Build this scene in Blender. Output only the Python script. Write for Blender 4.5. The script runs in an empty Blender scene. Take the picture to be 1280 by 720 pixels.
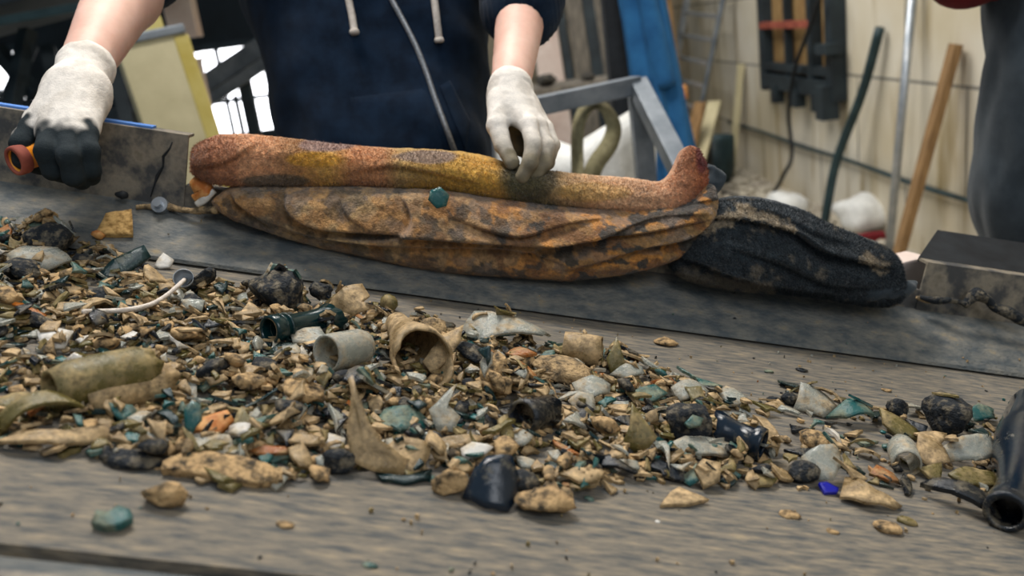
import bpy, bmesh, math, random
import numpy as np
from mathutils import Vector, Matrix, noise as mnoise

# ------------------------------------------------------------------ camera, world, lights
FPX = 1100.0
CAM_Z = 1.37
H = 0.34                        # height of the camera above the belt
_g = np.array([500, -3740, -1100.]); _g /= np.linalg.norm(_g)
_b = np.array([12360, -1700, -1100.]); _b /= np.linalg.norm(_b)
ZA = -_g
XA = _b - (_b @ ZA) * ZA; XA /= np.linalg.norm(XA)
YA = np.cross(ZA, XA)
RC = np.array([XA, YA, ZA])      # camera axes -> world
INC = math.asin(-(_b @ ZA))      # slope of the conveyor
CAM = np.array([0, 0, CAM_Z])
BM = np.array([[math.cos(INC), 0, -math.sin(INC)], [0, 1, 0], [math.sin(INC), 0, math.cos(INC)]])
ORG = CAM - H * BM[2]

scene = bpy.context.scene
COL = scene.collection
cam_data = bpy.data.cameras.new('camera')
cam_data.sensor_width = 36
cam_data.lens = FPX * 36 / 1280
cam_data.clip_start = 0.02
cam_data.dof.use_dof = True
cam_data.dof.focus_distance = 0.97
cam_data.dof.aperture_fstop = 4.4
cam = bpy.data.objects.new('camera', cam_data)
COL.objects.link(cam)
mw = Matrix([list(RC[i]) + [CAM[i]] for i in range(3)] + [[0, 0, 0, 1]])
cam.matrix_world = mw
scene.camera = cam

scene.view_settings.view_transform = 'Standard'
scene.view_settings.look = 'None'
scene.view_settings.gamma = 1
scene.view_settings.use_curve_mapping = False
scene.view_settings.exposure = 0.0

world = bpy.data.worlds.new('world'); scene.world = world
world.use_nodes = True
wb = world.node_tree.nodes['Background']
wb.inputs[0].default_value = (0.62, 0.74, 0.86, 1)
wb.inputs[1].default_value = 0.46

def area(name, loc, target, size, power, color, sy=None):
    l = bpy.data.lights.new(name, 'AREA'); l.energy = power; l.color = color; l.size = size
    if sy: l.shape = 'RECTANGLE'; l.size_y = sy
    o = bpy.data.objects.new(name, l); COL.objects.link(o); o.location = loc
    d = Vector(target) - Vector(loc)
    o.rotation_euler = d.to_track_quat('-Z', 'Y').to_euler()
    return o
area('hall_light_over_belt', (-0.3, 1.7, 3.6), (0.1, 0.9, 1.0), 1.1, 78, (1.0, 0.95, 0.89), 0.5)
area('hall_light_behind_camera', (1.2, -1.6, 3.3), (0.2, 1.2, 1.0), 1.4, 34, (0.95, 0.97, 1.0))
area('hall_light_by_wall', (0.4, 4.8, 4.2), (2.1, 4.8, 0.6), 2.2, 150, (1.0, 0.95, 0.88))

# ------------------------------------------------------------------ geometry helpers
def ray(px, py): return RC @ np.array([(px - 640) / FPX, (360 - py) / FPX, -1.])
def P(px, py, d): return CAM + ray(px, py) * d
def onx(px, py, x=2.15):
    r = ray(px, py); return CAM + r * (x / r[0])
def ony(px, py, y):
    r = ray(px, py); return CAM + r * (y / r[1])
def onz(px, py, z=0.0):
    r = ray(px, py); return CAM + r * ((z - CAM_Z) / r[2])
def belt(px, py, w=0.0):
    r = BM @ ray(px, py); t = (w - H) / r[2]; return r[0] * t, r[1] * t
def onv(px, py, v):
    r = BM @ ray(px, py); t = v / r[1]; return r[0] * t, H + r[2] * t
def W(u, v, w): return ORG + u * BM[0] + v * BM[1] + w * BM[2]
def Wa(a):
    a = np.asarray(a, float); return ORG + a @ BM
BELT_ROT = Matrix([[BM[j][i] for j in range(3)] for i in range(3)])

def new_mesh(name, verts, faces, mats, parent=None, smooth=True, col=None, mi=None):
    me = bpy.data.meshes.new(name)
    me.from_pydata([tuple(map(float, v)) for v in verts], [], [tuple(int(i) for i in f) for f in faces])
    if not isinstance(mats, (list, tuple)): mats = [mats]
    for m in mats: me.materials.append(m)
    if smooth: me.polygons.foreach_set('use_smooth', [True] * len(me.polygons))
    if mi is not None: me.polygons.foreach_set('material_index', [int(i) for i in mi])
    if col is not None:
        at = me.color_attributes.new('Col', 'FLOAT_COLOR', 'POINT')
        c = np.ones((len(verts), 4)); c[:, :3] = np.asarray(col)[:, :3]
        at.data.foreach_set('color', c.ravel())
    me.update()
    o = bpy.data.objects.new(name, me); COL.objects.link(o)
    if parent is not None: o.parent = parent
    return o

def tag(o, label=None, cat=None, group=None, kind=None):
    if label: o['label'] = label
    if cat: o['category'] = cat
    if group: o['group'] = group
    if kind: o['kind'] = kind
    return o
def empty(name, loc=(0, 0, 0)):
    o = bpy.data.objects.new(name, None); COL.objects.link(o)
    o.location = tuple(loc); o.empty_display_size = 0.05
    return o
def rebase(o):
    """put an object's origin at the base centre of its mesh"""
    me = o.data
    n = len(me.vertices); a = np.empty(n * 3); me.vertices.foreach_get('co', a); a = a.reshape(-1, 3)
    c = (a.min(0) + a.max(0)) / 2; c[2] = a[:, 2].min()
    me.vertices.foreach_set('co', (a - c).ravel()); me.update()
    o.location = Vector(c) + o.location
    return o
def base_thing(name, kids, label, cat, group=None):
    """an empty at the base of the kids (meshes given in world space)"""
    bpy.context.view_layer.update()
    pts = []
    for k in kids:
        for c in k.bound_box: pts.append(k.matrix_world @ Vector(c))
    lo = [min(p[i] for p in pts) for i in range(3)]; hi = [max(p[i] for p in pts) for i in range(3)]
    e = empty(name, ((lo[0] + hi[0]) / 2, (lo[1] + hi[1]) / 2, lo[2]))
    bpy.context.view_layer.update()
    for k in kids:
        k.parent = e; k.matrix_parent_inverse = Matrix.Translation(-e.location)
    return tag(e, label, cat, group)
def under(child, parent):
    """parent a world-space mesh under a mesh with an origin of its own"""
    bpy.context.view_layer.update()
    child.parent = parent; child.matrix_parent_inverse = parent.matrix_world.inverted()
    return child

def box_vf(c, s, rot=None, bev=0.0):
    bm = bmesh.new(); bmesh.ops.create_cube(bm, size=1)
    bmesh.ops.scale(bm, vec=s, verts=bm.verts)
    if bev > 0: bmesh.ops.bevel(bm, geom=bm.edges[:], offset=bev, segments=2, affect='EDGES', profile=0.6)
    M = Matrix.Translation(Vector(c)) @ (rot.to_4x4() if rot else Matrix.Identity(4))
    bm.transform(M); bm.verts.index_update()
    v = [tuple(x.co) for x in bm.verts]; f = [[q.index for q in p.verts] for p in bm.faces]; bm.free()
    return v, f
class Geo:
    def __init__(s): s.v = []; s.f = []; s.m = []
    def add(s, v, f, m=0):
        n = len(s.v); s.v += [tuple(x) for x in v]; s.f += [[i + n for i in q] for q in f]; s.m += [m] * len(f); return s
    def box(s, c, size, rot=None, bev=0.003, m=0):
        v, f = box_vf(c, size, rot, bev); return s.add(v, f, m)
    def bar(s, p0, p1, a, b, up=(0, 0, 1), bev=0.003, m=0):
        p0 = Vector(p0); p1 = Vector(p1); z = (p1 - p0); L = z.length; z.normalize()
        x = Vector(up).cross(z)
        if x.length < 1e-4: x = Vector((1, 0, 0)).cross(z)
        x.normalize(); y = z.cross(x)
        R = Matrix([x, y, z]).transposed()
        return s.box((p0 + p1) / 2, (a, b, L), R, bev, m)
    def tube(s, pts, r, n=10, m=0, cap=True):
        pts = [Vector(p) for p in pts]; N = len(pts)
        rs = r if isinstance(r, (list, tuple)) else [r] * N
        T = [(pts[min(i + 1, N - 1)] - pts[max(i - 1, 0)]).normalized() for i in range(N)]
        a = T[0].orthogonal().normalized(); V = []; Fc = []
        for i in range(N):
            a = (a - T[i] * a.dot(T[i])).normalized(); b = T[i].cross(a)
            for k in range(n):
                t = 2 * math.pi * k / n
                V.append(tuple(pts[i] + (a * math.cos(t) + b * math.sin(t)) * rs[i]))
        for i in range(N - 1):
            for k in range(n):
                Fc.append([i * n + k, i * n + (k + 1) % n, (i + 1) * n + (k + 1) % n, (i + 1) * n + k])
        if cap: Fc.append(list(range(n))[::-1]); Fc.append([(N - 1) * n + k for k in range(n)])
        return s.add(V, Fc, m)
    def build(s, name, mats, parent=None, smooth=False, col=None):
        return new_mesh(name, s.v, s.f, mats, parent, smooth, col, s.m)
def catmull(pts, n=8):
    pts = [np.array(p, float) for p in pts]; out = []
    q = [2 * pts[0] - pts[1]] + pts + [2 * pts[-1] - pts[-2]]
    for i in range(1, len(q) - 2):
        for k in range(n):
            t = k / n
            out.append(0.5 * ((2 * q[i]) + (-q[i - 1] + q[i + 1]) * t + (2 * q[i - 1] - 5 * q[i] + 4 * q[i + 1] - q[i + 2]) * t * t + (-q[i - 1] + 3 * q[i] - 3 * q[i + 1] + q[i + 2]) * t ** 3))
    out.append(pts[-1]); return out

def surface_nets(fun, lo, hi, res):
    lo = np.array(lo, float); hi = np.array(hi, float)
    n = np.ceil((hi - lo) / res).astype(int) + 1
    ax = [lo[i] + res * np.arange(n[i]) for i in range(3)]
    G = np.stack(np.meshgrid(*ax, indexing='ij'), -1)
    val = fun(G.reshape(-1, 3)).reshape(n)
    ins = val < 0
    cs = tuple(n - 1)
    acc = np.zeros(cs + (3,)); cnt = np.zeros(cs)
    corners = [(i, j, k) for i in (0, 1) for j in (0, 1) for k in (0, 1)]
    def sl(c): return tuple(slice(c[a], c[a] + cs[a]) for a in range(3))
    for c in corners:
        for a in range(3):
            if c[a] == 0:
                d = list(c); d[a] = 1; d = tuple(d)
                v0 = val[sl(c)]; v1 = val[sl(d)]
                m = (v0 < 0) != (v1 < 0)
                t = np.where(m, v0 / np.where(m, v0 - v1, 1), 0)
                for b in range(3):
                    acc[..., b] += np.where(m, c[b] + (t if b == a else 0), 0)
                cnt += m
    act = cnt > 0
    idx = -np.ones(cs, int); idx[act] = np.arange(act.sum())
    base = np.stack(np.nonzero(act), -1)
    V = lo + res * (base + acc[act] / cnt[act][:, None])
    F = []
    for a in range(3):
        b, c = (a + 1) % 3, (a + 2) % 3
        s0 = [slice(None)] * 3; s1 = [slice(None)] * 3; s0[a] = slice(0, -1); s1[a] = slice(1, None)
        m = ins[tuple(s0)] != ins[tuple(s1)]
        pos = np.stack(np.nonzero(m), -1)
        ok = (pos[:, b] > 0) & (pos[:, c] > 0) & (pos[:, b] < n[b] - 1) & (pos[:, c] < n[c] - 1)
        pos = pos[ok]
        eb = np.zeros(3, int); eb[b] = 1; ec = np.zeros(3, int); ec[c] = 1
        q = [idx[tuple((pos - x).T)] for x in (0 * eb, eb, eb + ec, ec)]
        flip = ins[tuple(pos.T)]
        Q = np.stack(q, -1)
        Q[flip] = Q[flip][:, ::-1]
        F.append(Q)
    F = np.concatenate(F)[:, ::-1]
    return V, F
def cap_sdf(prims, k=0.01):
    """smooth union of tapered capsules (p0, p1, r0, r1)"""
    def f(X):
        out = None
        for p0, p1, r0, r1 in prims:
            p0 = np.asarray(p0, float); p1 = np.asarray(p1, float); d = p1 - p0; L = max(d @ d, 1e-12)
            t = np.clip(((X - p0) @ d) / L, 0, 1)
            s = np.linalg.norm(X - p0 - t[:, None] * d, axis=1) - (r0 + (r1 - r0) * t)
            if out is None: out = s
            else:
                h = np.clip(0.5 + 0.5 * (out - s) / k, 0, 1)
                out = out * (1 - h) + s * h - k * h * (1 - h)
        return out
    return f
def caps_bounds(prims, pad):
    a = np.array([np.minimum(p[0], p[1]) - max(p[2], p[3]) for p in prims]).min(0) - pad
    b = np.array([np.maximum(p[0], p[1]) + max(p[2], p[3]) for p in prims]).max(0) + pad
    return a, b
def nz(p, s=1.0, o=0.0): return mnoise.noise(Vector((p[0] * s + o, p[1] * s + o * 1.7, p[2] * s - o)))
def fbm(p, s, octv=4):
    r = 0; a = 1; t = 0
    for i in range(octv):
        r += a * mnoise.noise(Vector((p[0] * s, p[1] * s, p[2] * s))); t += a; a *= 0.5; s *= 2.03
    return r / t

# ------------------------------------------------------------------ materials
def srgb(r, g, b):
    def c(x):
        x /= 255.; return x / 12.92 if x <= 0.04045 else ((x + 0.055) / 1.055) ** 2.4
    return (c(r), c(g), c(b), 1)
def mat(name, c1, c2=None, scale=8, rough=0.7, bump=0.2, bscale=60, metal=0.0, spec=0.4, trans=0.0, stretch=None, c3=None, emit=0, attr=False, detail=6, thr=(0.35, 0.65), bdist=0.002, coat=0.0, sheen=0.0):
    m = bpy.data.materials.new(name); m.use_nodes = True
    nt = m.node_tree; N = nt.nodes; Lk = nt.links; bs = N['Principled BSDF']
    bs.inputs['Roughness'].default_value = rough; bs.inputs['Metallic'].default_value = metal
    bs.inputs['Specular IOR Level'].default_value = spec
    bs.inputs['Transmission Weight'].default_value = trans
    bs.inputs['Coat Weight'].default_value = coat; bs.inputs['Sheen Weight'].default_value = sheen
    tc = N.new('ShaderNodeTexCoord'); mp = N.new('ShaderNodeMapping')
    if stretch: mp.inputs['Scale'].default_value = stretch
    Lk.new(tc.outputs['Object'], mp.inputs['Vector'])
    n1 = N.new('ShaderNodeTexNoise'); n1.inputs['Scale'].default_value = scale; n1.inputs['Detail'].default_value = detail; n1.inputs['Roughness'].default_value = 0.62
    Lk.new(mp.outputs[0], n1.inputs['Vector'])
    cr = N.new('ShaderNodeValToRGB'); e = cr.color_ramp.elements
    c2 = c2 or c1
    e[0].position = thr[0]; e[0].color = c1; e[1].position = thr[1]; e[1].color = c2
    if c3: x = e.new(min(thr[1] + 0.12, 0.97)); x.color = c3
    Lk.new(n1.outputs[0], cr.inputs[0])
    if attr:
        va = N.new('ShaderNodeVertexColor'); va.layer_name = 'Col'
        mx = N.new('ShaderNodeMix'); mx.data_type = 'RGBA'; mx.blend_type = 'MULTIPLY'; mx.inputs[0].default_value = 1
        Lk.new(va.outputs[0], mx.inputs[6]); Lk.new(cr.outputs[0], mx.inputs[7]); Lk.new(mx.outputs[2], bs.inputs['Base Color'])
    else: Lk.new(cr.outputs[0], bs.inputs['Base Color'])
    if bump:
        n2 = N.new('ShaderNodeTexNoise'); n2.inputs['Scale'].default_value = bscale; n2.inputs['Detail'].default_value = 4
        Lk.new(mp.outputs[0] if stretch else tc.outputs['Object'], n2.inputs['Vector'])
        bp = N.new('ShaderNodeBump'); bp.inputs['Strength'].default_value = bump; bp.inputs['Distance'].default_value = bdist
        Lk.new(n2.outputs[0], bp.inputs['Height']); Lk.new(bp.outputs[0], bs.inputs['Normal'])
    if emit:
        bs.inputs['Emission Color'].default_value = c1; bs.inputs['Emission Strength'].default_value = emit
    return m
def glass(name, tint, dust, thr=(0.42, 0.6), scale=45, trans=0.75, rough=0.10, dustrough=0.75, bumpf=0.7):
    """dirty glass: clear tinted patches between patches of dried dust"""
    m = bpy.data.materials.new(name); m.use_nodes = True
    nt = m.node_tree; N = nt.nodes; Lk = nt.links; bs = N['Principled BSDF']
    tc = N.new('ShaderNodeTexCoord'); oi = N.new('ShaderNodeObjectInfo')
    vm = N.new('ShaderNodeVectorMath'); vm.operation = 'ADD'
    Lk.new(tc.outputs['Object'], vm.inputs[0]); Lk.new(oi.outputs['Random'], vm.inputs[1])
    n1 = N.new('ShaderNodeTexNoise'); n1.inputs['Scale'].default_value = scale; n1.inputs['Detail'].default_value = 7; n1.inputs['Roughness'].default_value = 0.7
    Lk.new(vm.outputs[0], n1.inputs['Vector'])
    cr = N.new('ShaderNodeValToRGB'); e = cr.color_ramp.elements
    e[0].position = thr[0]; e[0].color = (0, 0, 0, 1); e[1].position = thr[1]; e[1].color = (1, 1, 1, 1)
    Lk.new(n1.outputs[0], cr.inputs[0])
    n3 = N.new('ShaderNodeTexNoise'); n3.inputs['Scale'].default_value = scale * 2.6; n3.inputs['Detail'].default_value = 8; n3.inputs['Roughness'].default_value = 0.7
    Lk.new(vm.outputs[0], n3.inputs['Vector'])
    dr = N.new('ShaderNodeValToRGB'); e = dr.color_ramp.elements
    e[0].position = 0.36; e[0].color = tuple(x * 0.28 for x in dust[:3]) + (1,); e[1].position = 0.6; e[1].color = dust
    Lk.new(n3.outputs[0], dr.inputs[0])
    mx = N.new('ShaderNodeMix'); mx.data_type = 'RGBA'
    Lk.new(cr.outputs[0], mx.inputs[0]); mx.inputs[6].default_value = tint; Lk.new(dr.outputs[0], mx.inputs[7])
    Lk.new(mx.outputs[2], bs.inputs['Base Color'])
    def ramp(a, b, inp):
        r = N.new('ShaderNodeMapRange'); r.inputs[3].default_value = a; r.inputs[4].default_value = b
        Lk.new(cr.outputs[0], r.inputs[0]); Lk.new(r.outputs[0], bs.inputs[inp])
    ramp(rough, dustrough, 'Roughness'); ramp(trans, 0, 'Transmission Weight')
    bs.inputs['IOR'].default_value = 1.45
    bp = N.new('ShaderNodeBump'); bp.inputs['Strength'].default_value = bumpf; bp.inputs['Distance'].default_value = 0.002
    Lk.new(n3.outputs[0], bp.inputs['Height']); Lk.new(bp.outputs[0], bs.inputs['Normal'])
    return m
TAN = srgb(176, 148, 108)
M = {}
M['g_tan'] = glass('dusty_tan_glass', srgb(146, 122, 84), srgb(200, 170, 126), (0.36, 0.55), trans=0.3)
M['g_olive'] = glass('dusty_olive_glass', srgb(112, 102, 56), srgb(166, 144, 98), (0.42, 0.6), trans=0.35)
M['g_clear'] = glass('dirty_clear_glass', srgb(196, 200, 190), srgb(180, 160, 128), (0.42, 0.62), trans=0.6, rough=0.1)
M['g_teal'] = glass('dirty_teal_glass', srgb(34, 98, 98), srgb(128, 134, 112), (0.42, 0.6), trans=0.25, rough=0.12)
M['g_green'] = glass('dark_green_glass', srgb(14, 44, 46), srgb(96, 100, 82), (0.52, 0.7), trans=0.15, rough=0.07)
M['g_black'] = glass('black_glass', srgb(16, 24, 32), srgb(120, 110, 90), (0.5, 0.66), trans=0.0, rough=0.12)
M['g_shine'] = glass('wet_black_glass', srgb(18, 30, 42), srgb(110, 104, 88), (0.58, 0.7), trans=0.0, rough=0.06, bumpf=0.25)
M['g_neck'] = glass('shiny_green_glass', srgb(12, 42, 44), srgb(96, 100, 82), (0.62, 0.74), trans=0.1, rough=0.06, bumpf=0.2)
M['g_amber'] = glass('amber_glass', srgb(170, 96, 32), srgb(180, 142, 96), (0.42, 0.6), trans=0.35, rough=0.12)
M['g_blue'] = glass('cobalt_glass', srgb(14, 24, 170), srgb(40, 50, 150), (0.6, 0.8), trans=0.3)
M['g_white'] = glass('white_glass', srgb(216, 212, 204), srgb(190, 174, 146), (0.42, 0.62), trans=0.1, rough=0.15)
M['dirt'] = mat('dry_dirt', srgb(70, 62, 50), srgb(176, 148, 108), scale=80, rough=0.95, bump=1.0, bscale=220, thr=(0.36, 0.58), detail=10, bdist=0.004)
M['dark_dirt'] = mat('black_dirt', srgb(20, 26, 32), srgb(116, 106, 88), scale=90, rough=0.8, bump=1.0, bscale=240, thr=(0.48, 0.66), detail=10, bdist=0.004)
M['stone'] = mat('tan_stone', srgb(62, 54, 42), srgb(184, 152, 108), scale=75, rough=0.92, bump=1.0, bscale=200, thr=(0.38, 0.54), detail=10, bdist=0.004)
M['orange'] = mat('orange_fragment', srgb(176, 98, 32), srgb(212, 158, 96), scale=60, rough=0.6, bump=0.6, detail=9, thr=(.4, .6))
M['belt'] = mat('dusty_rubber_belt', srgb(74, 76, 76), srgb(122, 113, 99), scale=110, rough=0.85, bump=0.8, bscale=160, stretch=(0.3, 1.3, 1.0), c3=srgb(146, 132, 108), detail=12, thr=(0.36, 0.58), bdist=0.003)
M['skirt'] = mat('worn_rubber_skirt', srgb(76, 82, 85), srgb(116, 114, 107), scale=50, rough=0.8, bump=0.9, bscale=260, stretch=(0.6, 1, 1), c3=srgb(142, 128, 102), detail=13, thr=(0.38, 0.6), bdist=0.003)
M['steel'] = mat('dusty_sheet_steel', srgb(72, 72, 72), srgb(140, 130, 114), scale=22, rough=0.6, bump=0.5, bscale=90, metal=0.2, thr=(.4, .56), c3=srgb(110, 102, 88), detail=10)
M['dark_steel'] = mat('painted_dark_steel', srgb(20, 30, 36), srgb(40, 52, 58), scale=6, rough=0.6, bump=0.2)
M['grey_steel'] = mat('grey_steel', srgb(92, 100, 108), srgb(128, 134, 140), scale=10, rough=0.45, bump=0.15, metal=0.4)
M['black'] = mat('black_rubber', srgb(14, 17, 21), srgb(30, 34, 38), scale=20, rough=0.65, bump=0.3)
M['ochre_crumb'] = mat('ochre_crumbly_board', srgb(120, 88, 40), srgb(196, 158, 98), scale=90, rough=0.9, bump=0.8, bscale=200, detail=9, thr=(.38, .56))
M['bright_amber'] = mat('bright_amber', srgb(214, 124, 22), srgb(236, 158, 50), scale=30, rough=0.35, bump=0.1)
M['blue'] = mat('blue_paint', srgb(84, 132, 204), rough=0.5, bump=0)
M['fabric_attr'] = mat('dyed_plush', (0.7, 0.7, 0.7, 1), (1.35, 1.3, 1.22, 1), scale=160, rough=0.98, bump=1.0, bscale=420, attr=True, spec=0.1, detail=4, bdist=0.003, sheen=0.25)
M['glove'] = mat('knit_glove', (0.88, 0.88, 0.88, 1), (1.06, 1.05, 1.04, 1), scale=130, rough=0.9, bump=0.5, bscale=500, attr=True, spec=0.2, bdist=0.0015)
M['skin'] = mat('skin', srgb(212, 166, 148), srgb(226, 186, 168), scale=18, rough=0.5, bump=0.12, bscale=260, spec=0.4, bdist=0.001)
M['skin'].node_tree.nodes['Principled BSDF'].inputs['Subsurface Weight'].default_value = 0.15
M['skin'].node_tree.nodes['Principled BSDF'].inputs['Subsurface Scale'].default_value = 0.01
M['navy'] = mat('navy_fleece', srgb(10, 24, 40), srgb(20, 38, 58), scale=30, rough=0.95, bump=0.5, bscale=700, spec=0.15, sheen=0.06)
M['charcoal'] = mat('charcoal_workwear', srgb(40, 48, 54), srgb(58, 66, 72), scale=14, rough=0.9, bump=0.4, bscale=500, spec=0.2, sheen=0.1)
M['red'] = mat('dark_red_knit', srgb(96, 16, 24), srgb(120, 24, 32), scale=30, rough=0.9, bump=0.4, bscale=400)
M['cord'] = mat('cream_cord', srgb(196, 184, 172), srgb(220, 210, 198), scale=150, rough=0.9, bump=0.6, bscale=500)
M['zip'] = mat('zip_metal', srgb(110, 112, 116), srgb(160, 160, 160), scale=300, rough=0.4, metal=0.7, bump=0)
M['hair'] = mat('brown_hair', srgb(34, 24, 18), srgb(60, 42, 30), scale=60, rough=0.6, stretch=(1, 1, 0.2))
M['cream'] = mat('cream_paint', srgb(178, 168, 132), srgb(204, 194, 158), scale=4, rough=0.7, bump=0.2, c3=srgb(160, 140, 90))
M['cream_yellow'] = mat('yellowed_paint', srgb(180, 160, 74), srgb(204, 190, 120), scale=5, rough=0.7, bump=0.2)
M['white'] = mat('white_woven_bag', srgb(196, 196, 192), srgb(226, 226, 222), scale=12, rough=0.75, bump=0.5, bscale=90, bdist=0.006)
M['strap'] = mat('olive_webbing', srgb(120, 112, 82), srgb(150, 142, 108), scale=50, rough=0.85, bump=0.4, bscale=300)
M['wood'] = mat('weathered_wood', srgb(112, 84, 52), srgb(158, 124, 82), scale=10, rough=0.8, bump=0.4, stretch=(3, 3, 0.4))
M['greywood'] = mat('grey_board', srgb(84, 80, 74), srgb(130, 122, 110), scale=10, rough=0.85, bump=0.4, stretch=(3, 3, 0.4))
M['alu'] = mat('dull_aluminium', srgb(150, 158, 166), srgb(190, 194, 198), scale=12, rough=0.35, metal=0.6, bump=0.05)
M['tube_green'] = mat('dark_green_tube', srgb(22, 44, 48), srgb(40, 62, 66), scale=12, rough=0.5, bump=0.1)
M['coat_blue'] = mat('blue_workwear', srgb(28, 84, 132), srgb(44, 108, 160), scale=8, rough=0.9, bump=0.4, bscale=60)
M['rust'] = mat('rusty_red_paint', srgb(120, 52, 40), srgb(168, 90, 70), scale=14, rough=0.8)
M['ochre'] = mat('ochre_board', srgb(128, 96, 54), srgb(160, 132, 86), scale=7, rough=0.85)
M['pink'] = mat('pale_plastic', srgb(200, 176, 164), srgb(226, 210, 200), scale=5, rough=0.5)
M['daylight'] = mat('daylight_pane', (0.95, 0.96, 1.0, 1), emit=5.0, bump=0)
M['concrete'] = mat('dusty_concrete', srgb(150, 142, 128), srgb(186, 178, 160), scale=3, rough=0.95, bump=0.6, bscale=30, c3=srgb(130, 118, 98), bdist=0.01)
M['brick_orange'] = mat('orange_brick', srgb(170, 104, 54), srgb(196, 134, 78), scale=25, rough=0.9)
# ------------------------------------------------------------------ the hall
def wall_material(name, base, base2, stain, joint_z=(0.37, 0.87, 1.37, 1.87, 2.37), axis=2):
    m = bpy.data.materials.new(name); m.use_nodes = True
    nt = m.node_tree; N = nt.nodes; Lk = nt.links; bs = N['Principled BSDF']; bs.inputs['Roughness'].default_value = 0.92
    tc = N.new('ShaderNodeTexCoord')
    mp = N.new('ShaderNodeMapping'); mp.inputs['Rotation'].default_value = (math.pi / 2, 0, math.pi / 2)
    Lk.new(tc.outputs['Object'], mp.inputs['Vector'])
    mpx = N.new('ShaderNodeVectorMath'); mpx.operation = 'ADD'; mpx.inputs[1].default_value = (0.15, -0.37, 0)
    sx = N.new('ShaderNodeSeparateXYZ'); Lk.new(tc.outputs['Object'], sx.inputs[0])
    cb = N.new('ShaderNodeCombineXYZ'); Lk.new(sx.outputs[1 if axis == 2 else 0], cb.inputs[0]); Lk.new(sx.outputs[2], cb.inputs[1])
    Lk.new(cb.outputs[0], mpx.inputs[0])
    br = N.new('ShaderNodeTexBrick'); br.inputs['Scale'].default_value = 1.0
    br.inputs['Brick Width'].default_value = 1.15; br.inputs['Row Height'].default_value = 0.5; br.inputs['Mortar Size'].default_value = 0.010
    br.inputs['Mortar Smooth'].default_value = 0.4
    br.inputs['Color1'].default_value = (1, 1, 1, 1); br.inputs['Color2'].default_value = (0.9, 0.9, 0.9, 1); br.inputs['Mortar'].default_value = (0.34, 0.35, 0.38, 1)
    Lk.new(mpx.outputs[0], br.inputs['Vector'])
    n1 = N.new('ShaderNodeTexNoise'); n1.inputs['Scale'].default_value = 1.3; n1.inputs['Detail'].default_value = 8; Lk.new(tc.outputs['Object'], n1.inputs['Vector'])
    cr = N.new('ShaderNodeValToRGB'); e = cr.color_ramp.elements; e[0].position = .38; e[0].color = base2; e[1].position = .6; e[1].color = base
    Lk.new(n1.outputs[0], cr.inputs[0])
    mp2 = N.new('ShaderNodeMapping'); mp2.inputs['Scale'].default_value = (2.2, 2.2, 0.35); Lk.new(tc.outputs['Object'], mp2.inputs[0])
    n2 = N.new('ShaderNodeTexNoise'); n2.inputs['Scale'].default_value = 3.0; n2.inputs['Detail'].default_value = 7; Lk.new(mp2.outputs[0], n2.inputs['Vector'])
    c2 = N.new('ShaderNodeValToRGB'); e = c2.color_ramp.elements; e[0].position = .54; e[0].color = (0, 0, 0, 1); e[1].position = .72; e[1].color = (1, 1, 1, 1)
    Lk.new(n2.outputs[0], c2.inputs[0])
    mx = N.new('ShaderNodeMix'); mx.data_type = 'RGBA'; Lk.new(c2.outputs[0], mx.inputs[0]); Lk.new(cr.outputs[0], mx.inputs[6]); mx.inputs[7].default_value = stain
    m2 = N.new('ShaderNodeMix'); m2.data_type = 'RGBA'; m2.blend_type = 'MULTIPLY'; m2.inputs[0].default_value = 1
    Lk.new(mx.outputs[2], m2.inputs[6]); Lk.new(br.outputs[0], m2.inputs[7]); Lk.new(m2.outputs[2], bs.inputs['Base Color'])
    bp = N.new('ShaderNodeBump'); bp.inputs['Strength'].default_value = .5; bp.inputs['Distance'].default_value = .01; Lk.new(n2.outputs[0], bp.inputs['Height']); Lk.new(bp.outputs[0], bs.inputs['Normal'])
    return m
M['wall'] = wall_material('painted_block_wall', srgb(218, 211, 194), srgb(200, 188, 160), srgb(150, 128, 78))
M['wall_back'] = wall_material('stained_back_wall', srgb(160, 148, 124), srgb(132, 124, 108), srgb(96, 86, 66), axis=0)
M['wall_dark'] = mat('dark_cladding', srgb(14, 22, 27), srgb(26, 36, 42), scale=2, rough=0.8, bump=0.2)

def struct(name, g, m, smooth=False):
    o = g.build(name, m, smooth=smooth); o['kind'] = 'structure'; return o
struct('floor', Geo().box((-2.0, 6.0, -0.05), (10.4, 18.0, 0.1), bev=0), M['concrete'])
struct('wall_right', Geo().box((2.25, 5.0, 2.0), (0.2, 12.0, 4.0), bev=0), M['wall'])
struct('wall_back', Geo().box((1.2, 9.1, 2.0), (2.4, 0.2, 4.0), bev=0), M['wall_back'])
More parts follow.
